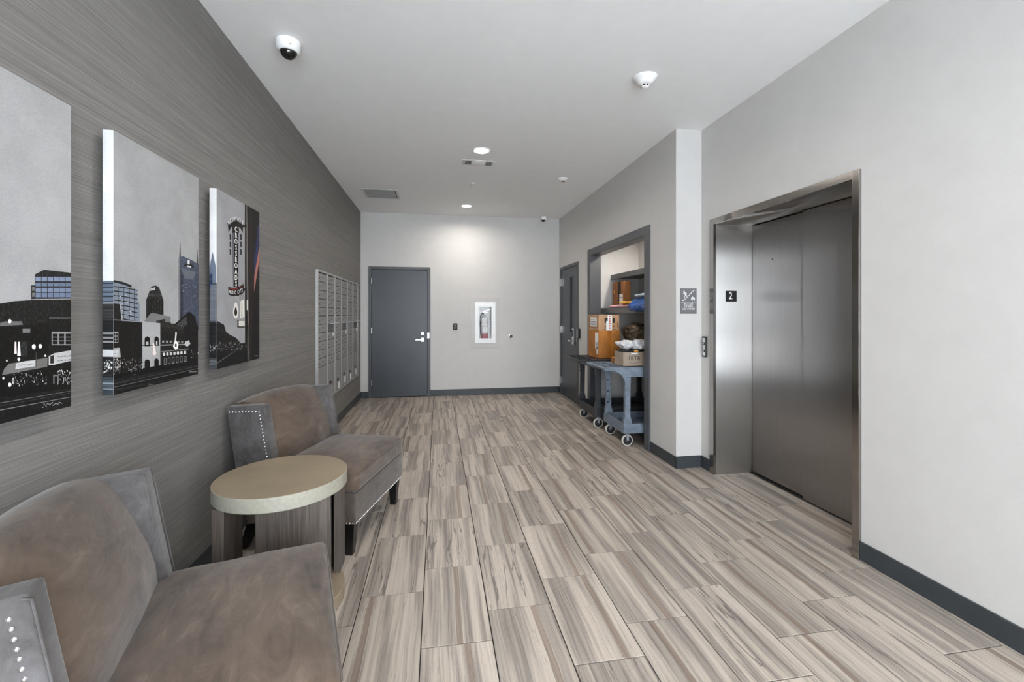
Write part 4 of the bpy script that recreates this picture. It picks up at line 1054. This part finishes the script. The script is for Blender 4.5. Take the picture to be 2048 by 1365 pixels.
e, yc, zc = canvas('left city canvas cut by the frame, street with glass office block', 1.10, 1.711, 1.120, 2.132, A, [(0, G(190), R(-900, 0, 100, 1400))])
# ---- second canvas
B = [(0, G(168), R(150, 100, 400, 1000))]
B += [(1, (132, 142, 156), [(225, 563), (252, 568), (262, 573), (262, 577), (275, 581), (275, 602), (279, 606), (279, 645), (225, 645)]), (2, G(52), [(225, 560), (245, 564), (263, 571), (263, 576), (245, 569), (225, 565)])]
for j in range(8):
    y = 572+j*9; B.append((2, G(44), [(225, y), (250, y+3), (275, y+8), (275, y+10), (250, y+5), (225, y+2.2)]))
for x in (236, 247, 258, 268): B.append((2.5, G(58), R(x, 571+(x-225)*.15, x+1, 640)))
for _ in range(16):
    x, y = rnd.uniform(226, 272), rnd.uniform(588, 632); B.append((3, G(215), R(x, y, x+rnd.uniform(1, 4), y+1)))
B += [(3, G(44, 1), [(225, 607), (240, 609), (244, 645), (225, 645)]), (4, G(180), [(239, 608), (241, 608), (245, 645), (243.6, 645)]), (4, G(160), R(225, 606, 240, 607.4))]
B += [(1, G(58, 1), [(292, 640), (292, 601), (300, 579), (303, 573), (312, 571.5), (318, 575), (322, 586), (327, 602), (327, 640)]), (2, G(190), [(301, 577), (310, 575), (310, 580), (300, 582)])]
for k in range(6): B.append((2, G(30), R(295+k*5.6, 596+abs(k-2.5)*1.5, 297.4+k*5.6, 640)))
for k in range(7): B.append((2.4, G(96), R(297+k*4, 588, 298.6+k*4, 592)))
B += [(1, (84, 92, 112), [(357, 645), (357.5, 515), (366, 513), (386, 522), (397, 529), (397, 660), (357, 660)]), (2, (108, 112, 122), [(361, 536), (392, 545), (392, 546), (386, 560), (370, 558)]), (2, (66, 72, 88), [(361, 640), (361, 536), (366, 552), (366, 640)]), (1.5, G(120), [(357, 515), (360, 514), (360, 645), (357, 645)])]
B += [(2, G(30), [(367, 532), (371, 528), (379, 526), (386, 531), (389, 538), (382, 534), (372, 533)]), (3, G(230), R(375, 521, 379, 529)), (3, G(220), [(374, 531), (382, 533), (382, 536), (374, 534)])]
B += [(1, G(60), [(359.6, 486), (360.4, 486), (361.6, 515), (358.4, 515)]), (1, G(60), [(394.4, 500), (395, 500), (396, 528), (393.6, 528)])]
for _ in range(16):
    x, y = rnd.uniform(363, 392), rnd.uniform(570, 625); B.append((3, G(190), R(x, y, x+rnd.uniform(.6, 2), y+.8)))
B += [(3, G(128), [(284, 648), (300, 628), (305, 626), (341, 634), (341, 652), (284, 652)]), (4, G(60), [(312, 642), (330, 638), (341, 642), (341, 650), (312, 650)]), (4, G(118), R(330, 633, 341, 645))]
B += [(4, G(33, 2), [(225, 641), (284, 645), (284, 745), (225, 750)]), (5, G(160), [(225, 639.6), (250, 640.5), (284, 644.3), (284, 645.3), (250, 641.8), (225, 641)]), (5, G(40), R(262, 664, 266, 720))]
B += [(5, G(160), R(225, 664, 236, 686))]
for k in range(2):
    for j in range(3): B.append((6, G(24), R(226+k*5, 667+j*6.4, 230+k*5, 672+j*6.4)))
B += [(5, G(185), [(225, 697), (239, 696), (241, 715), (225, 716)]), (6, G(215), [(225, 703), (236, 700), (236, 712), (225, 713)])]
scribble(B, 225.5, 708, 10, 3, 7, (60, 60, 60), 0)
B += [(5, G(176), [(284, 645), (287, 643), (320, 647), (320, 732), (284, 739)]), (6, G(70), [(284, 691), (320, 690), (320, 691.4), (284, 692.4)])]
def arch(x0, x1, y0, y1, lay=7, v=22):
    xm = (x0+x1)/2; return (lay, G(v), [(x0, y1), (x0, y0+5), (x0+1.2, y0+2), (xm, y0), (x1-1.2, y0+2), (x1, y0+5), (x1, y1)])
B += [arch(288.5, 299, 673, 693), arch(308, 317, 673, 692), arch(288.5, 299, 719, 736), arch(308, 317, 717, 733)]
B += [(8, G(190), R(291, 684, 296, 690)), (8, G(190), R(311, 683, 314, 690)), (8, (240, 228, 224), [(304, 688), (307, 686), (310, 700), (312, 708), (308, 712), (304, 708), (306, 700)])]
B += [(4, G(44, 2), [(320, 645), (350, 648), (378, 660), (378, 730), (320, 738)]), (5, G(60, 4), [(320, 645), (350, 648), (378, 660), (378, 665), (350, 657), (320, 655)])]
for k in range(7):
    x = 324+k*7.6; B.append((6, G(22), R(x, 665+k*.6, x+3.4, 680+k*.3))); B.append((6, G(150), R(x, 681.5+k*.2, x+3.6, 686+k*.2)))
B += [(6, G(150), [(320, 690), (378, 688), (378, 690.5), (320, 692)]), (5, G(26, 1), [(346, 651), (372, 628), (378, 623.5), (391, 634), (392, 645), (396, 655), (396, 730), (378, 730), (366, 652)]), (6, G(84), [(352, 650), (372, 634), (374, 650), (364, 655)])]
for k in range(3):
    for j in range(6): B.append((7, G(52), R(381+k*4, 645+j*13, 383+k*4, 653+j*13)))
B += [(7, (248, 246, 240), [(348, 684), (352, 682), (356, 688), (355, 698), (350, 700), (345, 694)]), (7, G(225), [(350, 664), (353, 666), (351, 684), (348.5, 684)]), (8, G(90), [(349, 688), (352.4, 688), (352.4, 694), (349, 694)]), (7, G(200), [(370, 684), (377, 681), (380, 688), (374, 694), (368, 690)])]
B += [(5, G(120), [(321, 703), (378, 697), (378, 726), (321, 734)]), (6, G(26), [(322, 705), (378, 699), (378, 725), (322, 732.5)])]
for k in range(7): B.append((7, G(215), R(325+k*7, 706-k*.6, 329.4+k*7, 712-k*.6)))
for k in range(6): B.append((7, G(130), R(327+k*8, 716-k*.7, 332+k*8, 730-k*1.2))); 
for k in range(6): B.append((7.5, G(26), R(328+k*8, 717-k*.7, 331+k*8, 728-k*1.2)))
B += [(5, G(14), [(225, 742), (284, 737), (320, 731), (396, 716), (396, 730), (284, 748), (225, 757)])]
sparks(B, 226, 240, 718, 748, 60, 8, 150, 250, 2.4); sparks(B, 243, 283, 716, 746, 90, 8, 90, 235, 1.8); sparks(B, 380, 395, 700, 716, 14, 8, 120, 250, 1.2)
B += [(6, G(32), [(225, 757), (284, 747), (396, 727), (396, 760), (225, 800)])]
for (a, b, v) in ((768, 732, 96), (775, 737, 120), (763, 730, 70), (781, 757, 90)):
    B.append((7, G(v), [(225, a), (396, b), (396, b+.7), (225, a+1.1)]))
scribble(B, 376, 745, 17, 3.4, 9, (205, 205, 205), -.1); scribble(B, 295, 771, 9, 2, 9, (150, 150, 150), -.15); scribble(B, 263, 751, 7, 1.4, 9, (130, 130, 130), -.25)
Sd = [(0, (222, 224, 224), R(190, 240, 240, 850)), (1, (96, 108, 124), R(190, 562, 240, 608))]  # wrapped edge drawn paler than the face, daylight put into its colours
for j in range(5): Sd.append((2, (52, 56, 62), R(190, 566+j*9, 240, 568+j*9)))
Sd += [(1, G(70), R(190, 606, 240, 642)), (2, G(200), R(190, 606, 240, 607.4)), (1, (40, 42, 44), R(190, 641, 240, 760)), (2, G(130), R(190, 665, 240, 686)), (3, G(40), R(190, 669, 240, 674)), (3, G(40), R(190, 678, 240, 682)), (2, G(190), R(190, 700, 240, 714)), (1, (74, 84, 92), R(190, 755, 240, 850)), (2, (140, 150, 158), R(190, 766, 240, 768)), (2, (150, 160, 168), R(190, 778, 240, 779.4))]
sparks(Sd, 205, 224, 720, 745, 40, 3, 170, 250, 3)
canvas('middle city canvas with pale arched building and downtown towers', 1.908, 2.513, 1.120, 2.132, B, Sd)
# ---- third canvas
D = [(0, (164, 164, 167), R(400, 200, 560, 900))]
D += [(3, (28, 26, 27), [(492, 405), (520, 415), (520, 730), (500, 725), (492, 725)]), (4, (120, 116, 112), [(492, 405), (494, 406), (496, 560), (499, 722), (497, 722), (493, 560)]), (4, (8, 8, 9), [(489.5, 408), (492.5, 409), (493, 722), (490, 722)])]
D += [(5, (52, 64, 118), [(516, 452), (519, 450), (519, 492), (509, 548), (507.5, 520)]), (5, (40, 48, 96), [(514, 470), (516, 462), (509, 530), (507, 530)]), (5, (176, 112, 102), [(519, 492), (519, 520), (508, 585), (508.5, 552)]), (5, (60, 42, 34), [(498, 420), (503, 422), (506, 600), (502, 720), (499, 720)]), (6, (230, 226, 220), [(493, 600), (495.6, 601), (495.6, 622), (493, 620)]), (6, (88, 86, 84), [(494, 660), (498, 640), (497, 700), (494, 722)])]
# neon sign structure
D += [(5, (20, 18, 18), [(455, 446), (459, 441), (470, 438.5), (480, 441), (486, 449), (485.5, 466), (480, 456), (470, 452), (462, 455), (457, 466)]), (5, (22, 20, 22), [(465, 452), (476, 452), (478, 460), (477.5, 575), (465.5, 575), (464.5, 460)]), (4, (20, 20, 22), R(484, 450, 493, 455)), (4, (20, 20, 22), R(484, 577, 493, 582))]
for s in (460.0, 481.0):
    for j in range(3):
        for q in (0,): D.append((5, (36, 36, 40), [(s-1, 469+j*15), (s+2, 469+j*15), (s+2.4, 480+j*15), (s-.6, 480+j*15)]))
D += [(6, (190, 190, 204), R(465.4, 466, 466.2, 574)), (6, (190, 190, 204), R(476.6, 466, 477.4, 574)), (5, (20, 16, 17), [(456, 574), (470, 577), (483, 571), (487, 568), (488, 584), (482, 591), (470, 594), (457, 590)]), (6, (196, 60, 56), [(457.4, 576), (470, 579), (485.6, 572.4), (485.6, 573.2), (470, 580), (457.4, 577)])]
D += [(5, (170, 170, 170), R(468, 592, 477, 601)), (5, (150, 150, 150), R(478, 590, 488, 600)), (5, (236, 232, 224), [(481, 603), (488, 599), (489, 634), (479, 638)]), (6, (90, 88, 84), [(483, 606), (484, 606), (483.4, 634), (482.4, 634)])]
ring_o = [(471+5.6*math.cos(t*PI/8), 624+14*math.sin(t*PI/8)*(1.35 if math.sin(t*PI/8) < 0 and abs(math.cos(t*PI/8)) < .5 else 1)) for t in range(16)]
D += [(6, (240, 236, 230), ring_o), (7, (54, 50, 48), [(471+(x-471)*.5, 625+(y-624)*.55) for x, y in ring_o]), (6, (96, 94, 92), R(474, 640, 490, 656)), (7, (224, 222, 216), R(477, 642, 489, 653))]
# street
D += [(2, (36, 34, 34), [(425, 650), (434, 642), (448, 650), (452, 664), (460, 670), (472, 676), (484, 690), (492, 690), (492, 740), (425, 745)]), (3, (20, 19, 19), [(432, 700), (470, 690), (492, 685), (492, 722), (432, 738)]), (3.5, (34, 34, 36), [(432, 728), (474, 694), (490, 692), (490, 722), (432, 739)]), (4, (120, 120, 122), [(432, 727), (470, 702), (471, 702), (432, 728.6)])]
sparks(D, 434, 492, 684, 702, 120, 5, 110, 250, 1.3)
for k in range(7): D.append((3, (66, 64, 62), R(436+k*4, 656+k*2.5, 438+k*4, 660+k*2.5)))
scribble(D, 508, 712, 8, 1.2, 9, (160, 160, 160), 0)
S3 = [(0, (226, 226, 226), R(400, 360, 440, 780)), (1, (104, 116, 134), [(419, 535), (425, 505), (425.6, 505), (432, 535), (432, 640), (419, 640)]), (1, (86, 90, 98), R(400, 566, 440, 646)), (2, (58, 76, 112), R(419, 548, 425, 575)), (2, (40, 42, 44), R(400, 645, 440, 760)), (3, (80, 84, 88), R(400, 716, 440, 780)), (4, (150, 156, 160), R(400, 722, 440, 723)), (4, (150, 156, 160), R(400, 730, 440, 731))]  # this edge is also coloured paler than its face to carry daylight
for k in range(7): S3.append((2, (140, 146, 156), R(421+k*1.6, 570, 421.6+k*1.6, 642)))
sparks(S3, 419, 432, 688, 702, 16, 4, 140, 240, 2.4)
e3, yc3, zc3 = canvas('small right canvas with vertical neon CROSSROADS sign above a street', 2.702, 3.300, 1.120, 2.132, D, S3)
def ctext(name, txt, px, size, sx, tilt=0, mat='paper'):
    p = at(px[0], px[1], X=XF); q = at(px[0]+3, px[1], X=XF)
    sc = FPX/(p.x*sy_+p.y*cy_)
    ux = Vector((0, math.cos(tilt), math.sin(tilt))); uy = Vector((0, -math.sin(tilt), math.cos(tilt)))
    return text(name, txt, size/sc*1.38, (XF-XL+.0030, p.y-yc3, p.z-zc3), ux, uy, mat, e3, sx=sx, thick=.0002, bold=True)
for k, ch_ in enumerate('CROSSROADS'): ctext('neon_letter', ch_, (471, 459.5+k*12.1), 10.2, 1.2)
for k, ch_ in enumerate('NASHVILLE'):
    t = (k-4)/4; ctext('sign_letter', ch_, (470.5+13.6*t, 438.5+7.5*t*t), 8.4, .95, -t*.5)
for k, ch_ in enumerate('MUSIC CITY'):
    t = (k-4.5)/4.5
    if ch_ != ' ': ctext('sign_letter', ch_, (471+12.6*t, 584.2-2.0*t-3.0*(t*t-.5)), 7.6, .85, t*.3)
